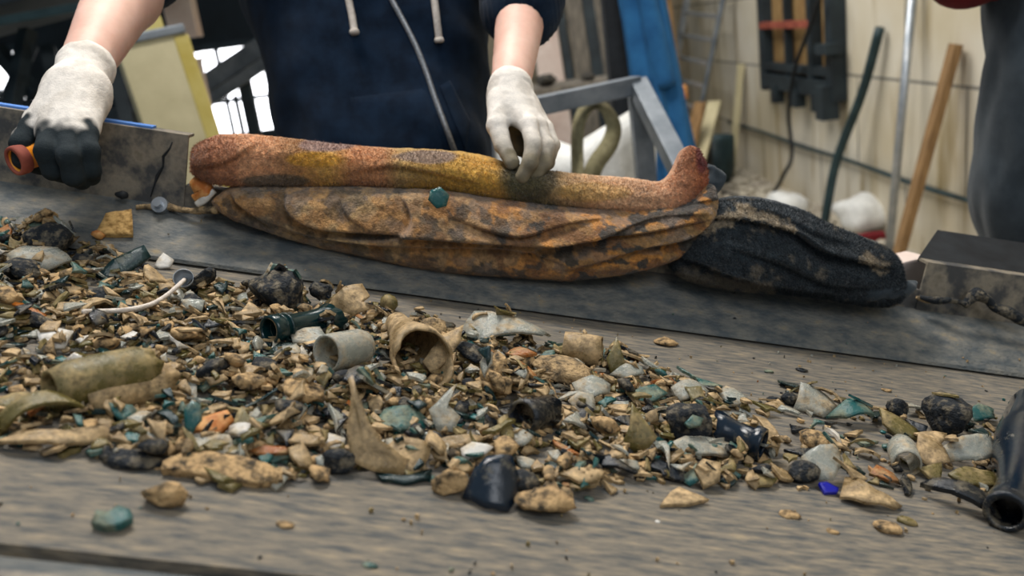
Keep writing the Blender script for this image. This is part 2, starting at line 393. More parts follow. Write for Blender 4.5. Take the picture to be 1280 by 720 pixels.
# left part of the hall: cladding with daylight openings
def opening_wall():
    g = Geo(); y = 11.0
    holes = [(-3.55, -2.42, 0.55, 1.62), (-6.0, -5.2, 0.9, 1.9)]
    x = -7.0
    for (a, b, c, d) in sorted(holes):
        g.box(((x + a) / 2, y, 2), (a - x, 0.2, 4), bev=0)
        g.box(((a + b) / 2, y, c / 2), (b - a, 0.2, c), bev=0)
        g.box(((a + b) / 2, y, (d + 4) / 2), (b - a, 0.2, 4 - d), bev=0)
        x = b
    g.box(((x + 0.1) / 2, y, 2), (0.1 - x, 0.2, 4), bev=0)
    struct('wall_far', g, M['wall_dark'])
    for i, (a, b, c, d) in enumerate(sorted(holes)):
        o = struct('window_%d' % (i + 1), Geo().box(((a + b) / 2, y + .05, (c + d) / 2), (b - a, 0.02, d - c), bev=0), M['daylight'])
        f = Geo()
        f.bar((a, y - .06, (c + d) / 2 - .1), (b, y - .06, (c + d) / 2 - .1), .05, .05); f.bar(((a + b) / 2, y - .06, c), ((a + b) / 2, y - .06, d), .05, .05)
        f.bar((a, y - .08, d), (b, y - .08, d), .08, .08); f.bar((a, y - .08, c), (b, y - .08, c), .08, .08)
        under(f.build('window_frame', M['dark_steel']), o)
opening_wall()
struct('wall_left', Geo().box((-7.1, 5.0, 2.0), (0.2, 12.0, 4.0), bev=0), M['wall_dark'])

# window with a rusty shutter on the right wall
def wall_window():
    XW = 2.15
    y0, y1, z0, z1 = 5.2, 6.42, 0.75, 1.75
    g = Geo().box((XW - .01, (y0 + y1) / 2, (z0 + z1) / 2), (.02, y1 - y0, z1 - z0), bev=0)
    o = g.build('window_3', M['ochre']); o['kind'] = 'structure'
    f = Geo(); x = XW - .05
    for y in (y0, y1): f.bar((x, y, z0 - .03), (x, y, z1), .1, .09)
    for z in (z0 + .04, z1): f.bar((x, y0, z), (x, y1, z), .1, .10)
    f.bar((x - .01, 5.50, z0), (x - .01, 5.50, z1), .07, .07)
    f.bar((x - .01, 5.95, z0), (x - .01, 5.95, z1), .04, .05)
    f.bar((x - .01, y0, z0 + .14), (x - .01, y1, z0 + .14), .06, .05)
    for y in (5.4, 5.75, 6.15): f.box((x - .03, y, z0 - .04), (.07, .09, .12))
    f.box((x - .05, y0 - .02, z0 + .28), (.1, .16, .06)); f.box((x - .05, y0 + .02, z0 - .03), (.1, .12, .2))
    under(f.build('window_frame', M['dark_steel']), o)
    h = Geo(); h.bar((x - .03, 5.5, 1.17), (x - .03, y1, 1.17), .04, .045); under(h.build('shutter_bar', M['rust']), o)
wall_window()

def on_wall_stick(name, px, x_off, a, b, m, label, cat, mode='box'):
    pts = []
    for (qx, qy, off) in px: pts.append(onx(qx, qy, 2.15 - off))
    g = Geo()
    if mode == 'box': g.bar(pts[0], pts[-1], a, b)
    else: g.tube(catmull(pts, 6) if len(pts) > 2 else pts, a, 12)
    o = g.build(name, m, smooth=(mode != 'box')); rebase(o); return tag(o, label, cat)
def to_floor(p0, p1):
    """extend a leaning stick through p0 -> p1 until it stands on the floor"""
    p0 = np.array(p0); p1 = np.array(p1); t = (0.01 - p0[2]) / (p1[2] - p0[2]); return p0 + (p1 - p0) * t
# leaning sticks
a = onx(1195, 55, 2.11); b_ = to_floor(a, onx(1136, 272, 1.92))
o = Geo().bar(a, b_, .10, .035).build('wooden_plank', M['wood']); rebase(o)
tag(o, 'long brown wooden plank leaning against the pale block wall', 'plank')
pts = [onx(1100, 35, 2.11), onx(1078, 115, 2.07), onx(1046, 200, 1.99), onx(1032, 270, 1.93)]
pts.append(pts[-1] + (pts[-1] - pts[-2]) * ((pts[-1][2] - 0.02) / (pts[-2][2] - pts[-1][2])))
o = Geo().tube(catmull(pts, 6), .026, 12).build('plastic_conduit', M['tube_green'], smooth=True); rebase(o)
tag(o, 'dark green slightly bent plastic tube leaning against the block wall', 'tube')
a = onx(1146, -60, 2.12); b_ = to_floor(a, onx(1113, 295, 1.98))
o = Geo().tube([a, b_], .021, 12).build('metal_pole', M['alu'], smooth=True); rebase(o)
tag(o, 'tall shiny metal pole leaning on the wall beside the wooden plank', 'pole')
a = onx(926, 80, 2.11); b_ = to_floor(a, onx(916, 200, 2.0))
o = Geo().bar(a, b_, .06, .04).build('timber_batten', M['cream']); rebase(o)
tag(o, 'short pale timber batten standing against the wall between ladder and window', 'batten')
# pipe along the wall
pp = [(2.12, y, .375 + .006 * math.sin(y * 4)) for y in np.linspace(3.3, 7.6, 24)]
o = Geo().tube(pp, .012, 8).build('wall_pipe', M['tube_green'], smooth=True); rebase(o)
tag(o, 'thin dark pipe running low along the block wall', 'pipe')
# cable
pts = [onx(1030, -20, 2.0), onx(1008, 45, 2.0), onx(994, 85, 2.02), onx(986, 140, 2.04), onx(990, 190, 2.03), onx(982, 214, 1.98)]
pts += [np.array([1.9, 6.0, .02]), np.array([1.7, 6.4, .02]), np.array([1.5, 7.2, .02])]
o = Geo().tube(catmull(pts, 8), .013, 8).build('hanging_cable', M['black'], smooth=True); rebase(o)
tag(o, 'black cable hanging in front of the shuttered window down to the floor', 'cable')

# ladder
def ladder():
    xo = 1.92
    L0 = onx(866, -40, 2.08); L1 = to_floor(L0, onx(836, 125, 1.75))
    R0 = onx(912, -40, 2.08); R1 = to_floor(R0, onx(868, 175, 1.75))
    ks = [Geo().bar(L0, L1, .07, .03).build('rail', M['alu']), Geo().bar(R0, R1, .07, .03).build('rail', M['grey_steel'])]
    L0, L1, R0, R1 = map(Vector, (L0, L1, R0, R1))
    for k in range(1, 9):
        t = k / 9; ks.append(Geo().bar(L0.lerp(L1, t), R0.lerp(R1, t), .03, .03).build('rung', M['alu']))
    base_thing('ladder', ks, 'grey metal ladder leaning against the far end of the block wall', 'ladder')
ladder()

# tools standing near the ladder
def tool():
    base = onz(852, 185, 0); top = P(848, 118, np.linalg.norm(base - CAM) * .97)
    base = P(866, 190, 5.6); base[2] = 0.0
    t = P(848, 122, 5.5)
    h = Geo().tube([base, t], .022, 10).build('shaft', M['tube_green'], smooth=True)
    k = Geo().box(t + np.array([0, 0, .03]), (.11, .08, .09), bev=.02).build('head', M['orange'])
    base_thing('long_handled_tool', [h, k], 'dark pole tool with a bright orange head standing below the ladder', 'tool')
tool()
for i, (x, y, r, h) in enumerate([(1.55, 6.5, .13, .42), (1.8, 6.9, .16, .36)]):
    bm = Geo(); n = 18
    V = []; F = []
    prof = [(0, 0), (r * .75, 0), (r * .95, h * .3), (r, h), (r * .9, h), (r * .85, h * .3), (r * .6, .02), (0, .02)]
    for q, (rr, z) in enumerate(prof):
        for k in range(n):
            a = 2 * math.pi * k / n; V.append((x + rr * math.cos(a), y + rr * math.sin(a), z))
    for q in range(len(prof) - 1):
        for k in range(n): F.append([q * n + k, q * n + (k + 1) % n, (q + 1) * n + (k + 1) % n, (q + 1) * n + k])
    o = bm.add(V, F).build('bucket', M['tube_green'] if i else M['black'], smooth=True); rebase(o)
    tag(o, ['black bucket on the floor near the foot of the ladder', 'dark green bucket against the wall behind the black one'][i], 'bucket')
for i, (p0, p1, m, lb) in enumerate([((876, 128, 6.3), (862, 185, 6.3), 'wood', 'short ochre board propped beside the dark buckets'),
                                     ((893, 128, 6.6), (876, 190, 6.3), 'cream', 'short pale board propped against the wall behind the buckets')]):
    a = P(*p0); b_ = to_floor(a, P(*p1))
    o = Geo().bar(a, b_, .1, .03).build('short_board', M[m]); rebase(o); tag(o, lb, 'board')

# rubble on the floor by the right wall
rng = np.random.RandomState(4)
def lump(name, c, s, m, label, cat, seed, flat=.7, group=None, rough=.3):
    bm = bmesh.new(); bmesh.ops.create_icosphere(bm, subdivisions=3, radius=1)
    for v in bm.verts:
        p = v.co.copy(); v.co = p * (1 + rough * mnoise.noise(p * 1.3 + Vector((seed, 0, 0))) + rough * .4 * mnoise.noise(p * 4 + Vector((0, seed, 0))))
        v.co.x *= s[0]; v.co.y *= s[1]; v.co.z *= s[2]
    V = np.array([v.co for v in bm.verts]); F = [[q.index for q in f.verts] for f in bm.faces]; bm.free()
    V[:, 2] -= V[:, 2].min()
    o = new_mesh(name, V, F, m); o.location = Vector(c); tag(o, label, cat, group); return o
def fl(px, py): p = onz(px, py); return (float(p[0]), float(p[1]), 0)
lump('sandbag', fl(1080, 292), (.15, .16, .11), M['white'], 'crumpled white sack on the floor in front of the leaning metal pole', 'sack', 3)
lump('sandbag', (1.83, fl(1072, 262)[1], 0), (.13, .17, .09), M['white'], 'flat whitish sack lying just behind the crumpled sack', 'sack', 9)
for (px, py, s, m, lb, rz) in [(1063, 245, (.12, .1, .1), 'brick_orange', 'small orange brick on the rubble behind the white sacks', .3),
                               (1168, 318, (.1, .07, .11), 'wood', 'wooden block standing on the floor beside the plank foot', .5),
                               (1105, 268, (.1, .1, .1), 'brick_orange', 'brownish brick leaning near the foot of the metal pole', .9)]:
    c = fl(px, py); g = Geo().box((0, 0, s[2] / 2), s, bev=.008); o = g.build('brick' if 'brick' in lb else 'wood_block', M[m]); o.location = c; o.rotation_euler.z = rz; tag(o, lb, 'block')
o = Geo().box((0, 0, .03), (.16, .06, .06), bev=.02).build('plastic_bottle_fragment', M['red']); o.location = fl(1088, 304); tag(o, 'small red piece of plastic lying in front of the white sack', 'plastic piece')
o = Geo().tube([(0, -.12, .03), (0, .1, .03), (0, .14, .03)], [.035, .035, .014], 12).build('plastic_canister', M['coat_blue'], smooth=True); o.location = fl(1190, 308); tag(o, 'light blue plastic canister lying on the floor by the wall', 'canister')
g = Geo()
for k in range(260):
    y = rng.uniform(3.6, 7.6); x = 2.1 - abs(rng.normal(0, .35)); s = rng.uniform(.015, .06)
    bm = bmesh.new(); bmesh.ops.create_icosphere(bm, subdivisions=1, radius=s)
    for v in bm.verts: v.co *= rng.uniform(.6, 1.2); v.co.z *= .6
    g.add([(v.co.x + x, v.co.y + y, v.co.z + s * .3) for v in bm.verts], [[q.index for q in f.verts] for f in bm.faces]); bm.free()
tag(g.build('rubble', M['concrete']), 'pale rubble and plaster crumbs along the foot of the block wall', 'rubble', kind='stuff')

# ---------------------------------------------------------------- behind the worker
# steel stand with the white bag
def stand():
    c = P(797, 106, 2.5); l = P(600, 148, 2.35); dn = P(814, 228, 2.48)
    ks = []
    ks.append(Geo().bar(c, l, .055, .05).build('top_bar', M['grey_steel']))
    f = c.copy(); f = np.array([c[0] + .005, c[1], .0])
    ks.append(Geo().bar(c, f, .055, .055, up=(0, 1, 0)).build('leg', M['grey_steel']))
    br = to_floor(c, P(856, 222, 2.2))
    ks.append(Geo().bar(c, br, .05, .05).build('brace', M['grey_steel']))
    l2 = np.array([l[0], l[1], 0]); ks.append(Geo().bar(l, l2, .055, .055, up=(0, 1, 0)).build('leg', M['grey_steel']))
    base_thing('steel_stand', ks, 'grey welded steel stand with a slanting brace behind the rolled towels', 'steel stand')
    # bag
    bx = P(735, 190, 2.9)
    ctr = np.array([bx[0] - .05, bx[1], 0])
    n = 40; V = []; F = []; rows = 18
    for r in range(rows + 1):
        t = r / rows
        for k in range(n):
            a = 2 * math.pi * k / n
            ca, sa = math.cos(a), math.sin(a)
            sq = (abs(ca) ** 4 + abs(sa) ** 4) ** -.25
            rad = .27 * (1 - .12 * t) * (1 + .03 * math.sin(17 * a + 9 * t)) * sq * (1 + .05 * math.sin(5 * a + 4 * t) + .04 * math.sin(11 * a - 6 * t))
            z = 1.02 * t + (.07 * math.cos(2 * a + .6) * t * t)
            V.append((ctr[0] + rad * ca, ctr[1] + rad * sa * .8, z))
    for r in range(rows):
        for k in range(n): F.append([r * n + k, r * n + (k + 1) % n, (r + 1) * n + (k + 1) % n, (r + 1) * n + k])
    F.append(list(range(n))[::-1])
    top = len(V); V.append((ctr[0], ctr[1], .98)); F += [[rows * n + k, rows * n + (k + 1) % n, top] for k in range(n)]
    bag = new_mesh('bag_body', V, F, M['white'])
    lp = [P(722, 222, 2.5), P(722, 165, 2.5), P(731, 137, 2.5), P(745, 129, 2.5), P(758, 138, 2.5), P(767, 158, 2.5), P(762, 180, 2.49), P(745, 205, 2.48), P(736, 228, 2.5)]
    pts = catmull(lp, 6); g = Geo(); V = []; F = []
    wd = np.array([.0, .0, .0]);
    for i, p in enumerate(pts):
        T = pts[min(i + 1, len(pts) - 1)] - pts[max(i - 1, 0)]; T /= np.linalg.norm(T)
        t = i / (len(pts) - 1)
        side = np.cross(T, [0, 1, 0]); side /= np.linalg.norm(side)
        tw = side * (0.55 + .45 * min(1, max(0, (t - .45) * 3))) + np.array([0, 1, 0]) * (.8 * (1 - min(1, max(0, (t - .45) * 3))))
        tw = tw / np.linalg.norm(tw) * .025; nn = np.cross(T, tw); nn = nn / np.linalg.norm(nn) * .002
        V += [p - tw - nn, p + tw - nn, p + tw + nn, p - tw + nn]
    for i in range(len(pts) - 1):
        for k in range(4): F.append([i * 4 + k, i * 4 + (k + 1) % 4, i * 4 + 4 + (k + 1) % 4, i * 4 + 4 + k])
    st = new_mesh('strap', V, F, M['strap'])
    base_thing('bulk_bag', [bag, st], 'big white woven bag with an olive webbing loop inside the steel stand', 'bag')
stand()

# blue work coat on a dark post
def coat():
    post = P(785, 60, 3.6); x, y = float(post[0]), float(post[1])
    g = Geo().box((x - .03, y, 1.0), (.12, .09, 2.0)); g.box((x, y - .02, 1.95), (.3, .05, .06)); g.box((x, y, .03), (.4, .4, .06))
    o = g.build('coat_post', M['black']); rebase(o); tag(o, 'black post holding up the long blue work coat', 'post')
    n = 64; rows = 40; V = []; F = []
    for r in range(rows + 1):
        t = r / rows; z = 1.93 - 1.33 * t
        cx = x + .0 + .13 * t; rx = .070 + .035 * t; ry = .07 + .04 * t
        for k in range(n):
            a = 2 * math.pi * k / n
            w = 1 + (.08 + .12 * t) * math.sin(7 * a + 2.2 * t) + .05 * math.sin(13 * a - 3 * t + 1)
            V.append((cx + rx * w * math.cos(a), y - .11 + ry * w * math.sin(a), z + .03 * math.sin(3 * a) * t))
    for r in range(rows):
        for k in range(n): F.append([r * n + k, (r + 1) * n + k, (r + 1) * n + (k + 1) % n, r * n + (k + 1) % n])
    F.append(list(range(n))); F.append([rows * n + k for k in range(n)][::-1])
    body = new_mesh('coat_body', V, F, M['coat_blue'])
    sl = Geo().tube(catmull([(x + .0, y - .17, 1.88), (x + .03, y - .19, 1.6), (x + .07, y - .20, 1.3), (x + .10, y - .20, 1.08)], 8), [.034] * 8 + [.038] * 8 + [.042] * 9, 16).build('sleeve', M['coat_blue'], smooth=True)
    base_thing('work_coat', [body, sl], 'long blue work coat hanging on the black post behind the steel stand', 'coat')
coat()

# boards leaning on the back wall, pale sheet
specs = [(684, 14, .22, 'pink', 'pale peach plastic sheet hanging at the left of the leaning boards'),
         (708, 10, .07, 'dark_steel', 'narrow black steel channel beside the pale plastic sheet'),
         (726, 12, .14, 'greywood', 'grey weathered board right of the black steel channel'),
         (745, 8, .10, 'dark_steel', 'dark slim profile in the middle of the leaning boards'),
         (759, 14, .10, 'greywood', 'greyish tan board just left of the blue coat'),
         (832, 6, .24, 'wood', 'wide tan board between the blue coat and the ladder')]
for i, (px, _, wd, m, lb) in enumerate(specs):
    p = ony(px, 40, 7.6)
    g = Geo().bar((p[0] + .03, 7.6, .0), (p[0] - .04, 7.95, 2.4), wd, .03, up=(0, 1, 0))
    o = g.build('hanging_sheet' if m == 'pink' else 'leaning_board', M[m]); rebase(o); o.location.z = 0; tag(o, lb, 'sheet' if m == 'pink' else 'board')
def bench():
    p = ony(700, 118, 6.6)
    ks = [Geo().box((p[0], 6.6, .92), (1.5, .6, .05)).build('bench_top', M['greywood'])]
    for sx in (-.68, .68):
        for sy in (-.25, .25): ks.append(Geo().box((p[0] + sx, 6.6 + sy, .45), (.06, .06, .9)).build('leg', M['dark_steel']))
    ks.append(Geo().box((p[0], 6.6, .3), (1.4, .5, .03)).build('lower_shelf', M['greywood']))
    base_thing('workbench', ks, 'grey workbench in front of the leaning boards near the back wall', 'workbench')
    for (dx, s, lb) in ((-.1, .07, 'small dark lump lying left on the grey workbench'), (.2, .05, 'smaller dark lump lying right on the grey workbench')):
        lump('debris_lump', (p[0] + dx, 6.45, .945), (s, s, s * .6), M['dark_dirt'], lb, 'lump', dx * 9)
bench()

# cream column with a steel strap
def column():
    c = P(206, 100, 3.0); x, y = float(c[0]), float(c[1])
    R = Matrix.Rotation(-.10, 3, 'Y') @ Matrix.Rotation(math.radians(24), 3, 'Z')
    def bx(z0, z1, a, b, dx=0):
        ctr = R @ Vector((dx, 0, (z0 + z1) / 2 - 1.2)) + Vector((x, y, 1.2)); return Geo().box(ctr, (a, b, z1 - z0), R, .006)
    ks = [bx(.03, 1.50, .21, .17).build('shaft', M['cream']), bx(1.50, 1.9, .085, .1, .02).build('upper_post', M['cream_yellow']),
          bx(1.485, 1.515, .24, .20).build('strap', M['grey_steel']), bx(.03, 1.48, .05, .178, .10).build('edge_strip', M['cream_yellow'])]
    base_thing('machine_column', ks, 'leaning cream box column with yellowed edge behind the steel side panel', 'column')
column()
# dark machinery on the left
def machinery():
    # big dark hopper body
    ks = []
    g = Geo()
    p = P(20, 18, 4.2)
    g.box((p[0] + .05, p[1], p[2] + .30), (2.3, 1.0, .62), Matrix.Rotation(-.12, 3, 'Y')); ks.append(g.build('hopper_body', M['dark_steel']))
    a = P(-60, 38, 3.7); b2 = P(175, -5, 3.7)
    ks.append(Geo().bar(a, b2, .05, .035).build('edge_rail', M['tube_green']))
    for (q0, q1) in [((35, 38), (12, 150)), ((-5, 60), (45, 120)), ((40, 55), (8, 125)), ((130, 30), (160, 160)), ((60, 60), (78, 160))]:
        A = P(*q0, 4.1); Bq = to_floor(A, P(*q1, 4.0)) if q1[1] > 140 else P(*q1, 4.1)
        ks.append(Geo().bar(A, Bq, .06, .06).build('strut', M['dark_steel']))
    ks.append(Geo().bar(P(-80, 128, 4.1), P(170, 148, 4.1), .08, .07).build('lower_beam', M['dark_steel']))
    base_thing('sorting_machine', ks, 'dark steel sorting machine with struts behind the left gloved hand', 'machine')
    ks = []
    for (q0, q1, s) in [((222, 128), (345, 46), .10), ((226, 150), (345, 70), .06)]:
        ks.append(Geo().bar(P(*q0, 5.2), P(*q1, 5.0), s, .08, up=(0, 1, 0)).build('side_beam', M['grey_steel']))
    for q in (250, 300): 
        A = P(q, 128 - (q - 222) * .66, 5.15); ks.append(Geo().bar(A, (A[0], A[1], 0), .07, .07, up=(0, 1, 0)).build('leg', M['dark_steel']))
    ks.append(Geo().bar(P(224, 140, 5.4), P(345, 60, 5.3), .12, .03, up=(0, 1, 0)).build('belt_underside', M['dark_steel']))
    base_thing('inclined_conveyor', ks, 'grey inclined conveyor rising behind the worker in the navy hoodie', 'conveyor')
    # pale grey box
    p = P(228, 22, 4.4)
    g = Geo().box(p, (.14, .1, .2), bev=.005); g.box((p[0], p[1] + .09, p[2] / 2 - .1), (.04, .04, p[2] - .2))
    o = g.build('control_box', M['pink']); rebase(o); o.location.z = 0; tag(o, 'pale grey control box on a post above the cream column', 'control box')
    # dark cabinet
    p = P(290, 5, 6.0)
    g = Geo().box((p[0], p[1] + .2, .9), (.9, .5, .5)); o = g.build('overhead_duct', M['dark_steel']); 
    bpy.data.objects.remove(o)
machinery()
def lamp(px, py, d, s, i, lb):
    p = P(px, py, d)
    A = Geo().tube([(p[0], p[1] + .02, p[2]), (p[0], p[1] + .1, p[2])], [s, s * .6], 16).build('housing', M['dark_steel'], smooth=True)
    Bq = Geo().tube([(p[0], p[1], p[2]), (p[0], p[1] + .02, p[2])], [s * .92, s * .92], 16).build('lens', M['daylight'])
    C = Geo().tube([(p[0], p[1] + .09, p[2]), (p[0], p[1] + .09, 0.0)], .02, 8).build('lamp_post', M['dark_steel'], smooth=True)
    base_thing('work_lamp', [A, Bq, C], lb, 'lamp', 'small bright lamps behind the column')
for i, (px, py, d, s, lb) in enumerate([(244, 74, 6, .045, 'bright lamp just right of the cream column strap'), (324, 62, 6, .035, 'highest small lamp beside the hoodie edge'), (331, 80, 6.2, .028, 'middle small lamp beside the hoodie edge'),
                                 (335, 94, 6.4, .03, 'lowest small lamp beside the hoodie edge'), (153, 136, 5, .03, 'small lamp between gloved hand and cream column'), (289, 115, 6.5, .035, 'small lamp above the window behind the conveyor')]):
    lamp(px, py, d, s, i, lb)

# ------------------------------------------------------------------ the conveyor
V_FAR, V_NEAR = 1.1155, 0.4877
U0, U1 = -1.7, 2.3
def prism(profile, u0, u1, m, name, thick=None, nu=1, closed=True, smooth=False):
    """sweep a (v, w) outline along u"""
    us = np.linspace(u0, u1, nu + 1); n = len(profile); V = []; F = []
    for u in us:
        for (v, w) in profile: V.append((u, v, w))
    for i in range(nu):
        for k in range(n): F.append([i * n + k, i * n + (k + 1) % n, (i + 1) * n + (k + 1) % n, (i + 1) * n + k])
    F.append(list(range(n))[::-1]); F.append([nu * n + k for k in range(n)])
    return V, F
def belt_obj(name, V, F, m, parent=None, smooth=False, col=None):
    """mesh in conveyor coordinates (u, v, w), sloped by the object's rotation"""
    o = new_mesh(name, V, F, m, None, smooth, col)
    o.matrix_world = Matrix.Translation(Vector(ORG)) @ BELT_ROT.to_4x4()
    if parent is not None: under(o, parent)
    return o
def conveyor():
    root = empty('belt_conveyor', Wa([0.2, .8, 0]) * np.array([1, 1, 0]))
    tag(root, 'wide dusty sorting conveyor carrying broken glass past the workers', 'conveyor')
    bpy.context.view_layer.update()
    V, F = prism([(.44, -.045), (1.14, -.045), (1.14, -.055), (.44, -.055)], U0, U1, 0, ''); belt_obj('groove_shade_sheet', V, F, M['black'], root)  # black sheet added under the belt so the near groove reads as shade
    V, F = prism([(.4885, 0), (1.14, 0), (1.14, -.012), (.4885, -.012)], U0, U1, 0, ''); belt_obj('belt', V, F, M['belt'], root)
    # far skirt with a slightly wavy lower lip
    V = []; F = []; nu = 200
    prof = [(1.1155, .0035), (1.118, .008), (1.16, .028), (1.205, .050), (1.217, .058), (1.222, .05), (1.165, .018), (1.12, .0015)]
    for i in range(nu + 1):
        u = U0 + (U1 - U0) * i / nu
        for k, (v, w) in enumerate(prof):
            V.append((u, v + .0025 * nz((u * 3, k * .3, 1)), w + .003 * nz((u * 4, k * .2, 5)) * (k in (2, 3, 6))))
    n = len(prof)
    for i in range(nu):
        for k in range(n): F.append([i * n + k, i * n + (k + 1) % n, (i + 1) * n + (k + 1) % n, (i + 1) * n + k])
    F.append(list(range(n))[::-1]); F.append([nu * n + k for k in range(n)]); 
    belt_obj('rubber_skirt', V, F, M['skirt'], root)
    V, F = prism([(.474, -.003), (.470, .004), (.40, .034), (.392, .028), (.465, -.008)], U0, U1, 0, ''); belt_obj('rubber_skirt', V, F, M['skirt'], root)
    V, F = prism([(.402, .045), (.395, .045), (.395, -.16), (.402, -.16)], U0, U1, 0, ''); belt_obj('side_panel', V, F, M['steel'], root)
    # far side panels
    def panel(u0, u1, z0, z1, m=M['steel'], zz=None):
        v0, t = 1.212, .004
        V, F = prism([(v0, z0), (v0 + .004, z1), (v0 + .03, z1), (v0 + .03, z1 - .004), (v0 + .008, z1 - .004), (v0 + t, z0)], u0, u1, 0, '')
        return belt_obj('side_panel', V, F, m, root)
    p1 = panel(U0, -.354, .048, .153)
    p2 = panel(.708, U1, .040, .128)
    panel(-.354, .708, -.02, .085)
    V, F = prism([(1.226, .153), (1.242, .153), (1.242, .156), (1.226, .156)], U0, -.405, 0, ''); belt_obj('blue_edge_strip', V, F, M['blue'], root)
    # dark cover plate behind the right panel
    V = [(.708, 1.245, .128), (U1, 1.245, .128), (U1, 1.34, .160), (.78, 1.34, .160), (.708, 1.245, .122), (U1, 1.245, .122), (U1, 1.34, .152), (.78, 1.34, .152)]
    belt_obj('cover_plate', V, [[0, 1, 2, 3], [7, 6, 5, 4], [0, 4, 5, 1], [1, 5, 6, 2], [2, 6, 7, 3], [3, 7, 4, 0]], M['black'], root)
    # frame, legs, rollers
    V, F = prism([(1.22, .05), (1.27, .05), (1.27, -.16), (1.22, -.16)], U0, U1, 0, ''); belt_obj('side_frame', V, F, M['dark_steel'], root)
    V, F = prism([(.36, .0), (.40, .0), (.40, -.16), (.36, -.16)], U0, U1, 0, ''); belt_obj('side_frame', V, F, M['dark_steel'], root)
    for u in (-1.2, -.1, 1.0, 1.9):
        for v in (.38, 1.245):
            t = W(u, v, -.14); o = Geo().bar(t, (t[0], t[1], 0), .07, .07, up=(0, 1, 0)).build('leg', M['dark_steel']); under(o, root)
        g = Geo().tube([(u + .2, .42, -.095), (u + .2, 1.2, -.095)], .03, 14); belt_obj('roller', g.v, g.f, M['grey_steel'], root, True)
    # bolt with washer at the end of the left panel, crack in the panel
    u, v = belt(198, 262, .052)
    g = Geo().tube([(u, 1.205, .052), (u - .001, 1.193, .058)], .011, 18); b1 = belt_obj('washer', g.v, g.f, M['alu'], root)
    g = Geo().tube([(u - .001, 1.195, .057), (u - .002, 1.186, .0615)], .0055, 6); belt_obj('bolt', g.v, g.f, M['alu'], root)
    # seam of filler on the panel: ragged crack line
    pts = [onv(x, y, 1.2105) for (x, y) in ((188, 246), (192, 232), (196, 220), (203, 208), (203, 196), (211, 186), (214, 178))]
    g = Geo().tube([(a, 1.2115 + .004 * (b - .05) / .1, b) for a, b in pts], [.0008, .0012, .0028, .0012, .0022, .0012, .001], 6); belt_obj('crack', g.v, g.f, M['black'], root, True)
    return root
conv = conveyor()
# ------------------------------------------------------------------ towels
def resample(pts, n, smooth=True):
    pts = catmull(pts, 10) if smooth else [np.array(p, float) for p in pts]
    pts = np.array(pts); d = np.r_[0, np.cumsum(np.linalg.norm(np.diff(pts, axis=0), axis=1))]; d /= d[-1]
    t = np.linspace(0, 1, n); return np.stack([np.interp(t, d, pts[:, i]) for i in range(pts.shape[1])], 1)
def sdist(uw, line):
    """signed distance in the (u, w) plane to a polyline, positive above it, plus position along it"""
    best = np.full(len(uw), 9.); sg = np.zeros(len(uw)); al = np.zeros(len(uw))
    n = len(line) - 1
    for i in range(n):
        a, b = line[i], line[i + 1]; d = b - a; L2 = d @ d
        t = np.clip(((uw - a) @ d) / L2, 0, 1); q = uw - (a + t[:, None] * d); r = np.linalg.norm(q, axis=1)
        m = r < best; best[m] = r[m]; cr = d[0] * q[:, 1] - d[1] * q[:, 0]; sg[m] = np.sign(cr[m]); al[m] = (i + t[m]) / n
    return best * sg, al
def pixof(Pw):
    q = (np.asarray(Pw) - CAM) @ RC; return np.stack([640 + FPX * q[:, 0] / -q[:, 2], 360 - FPX * q[:, 1] / -q[:, 2]], 1)
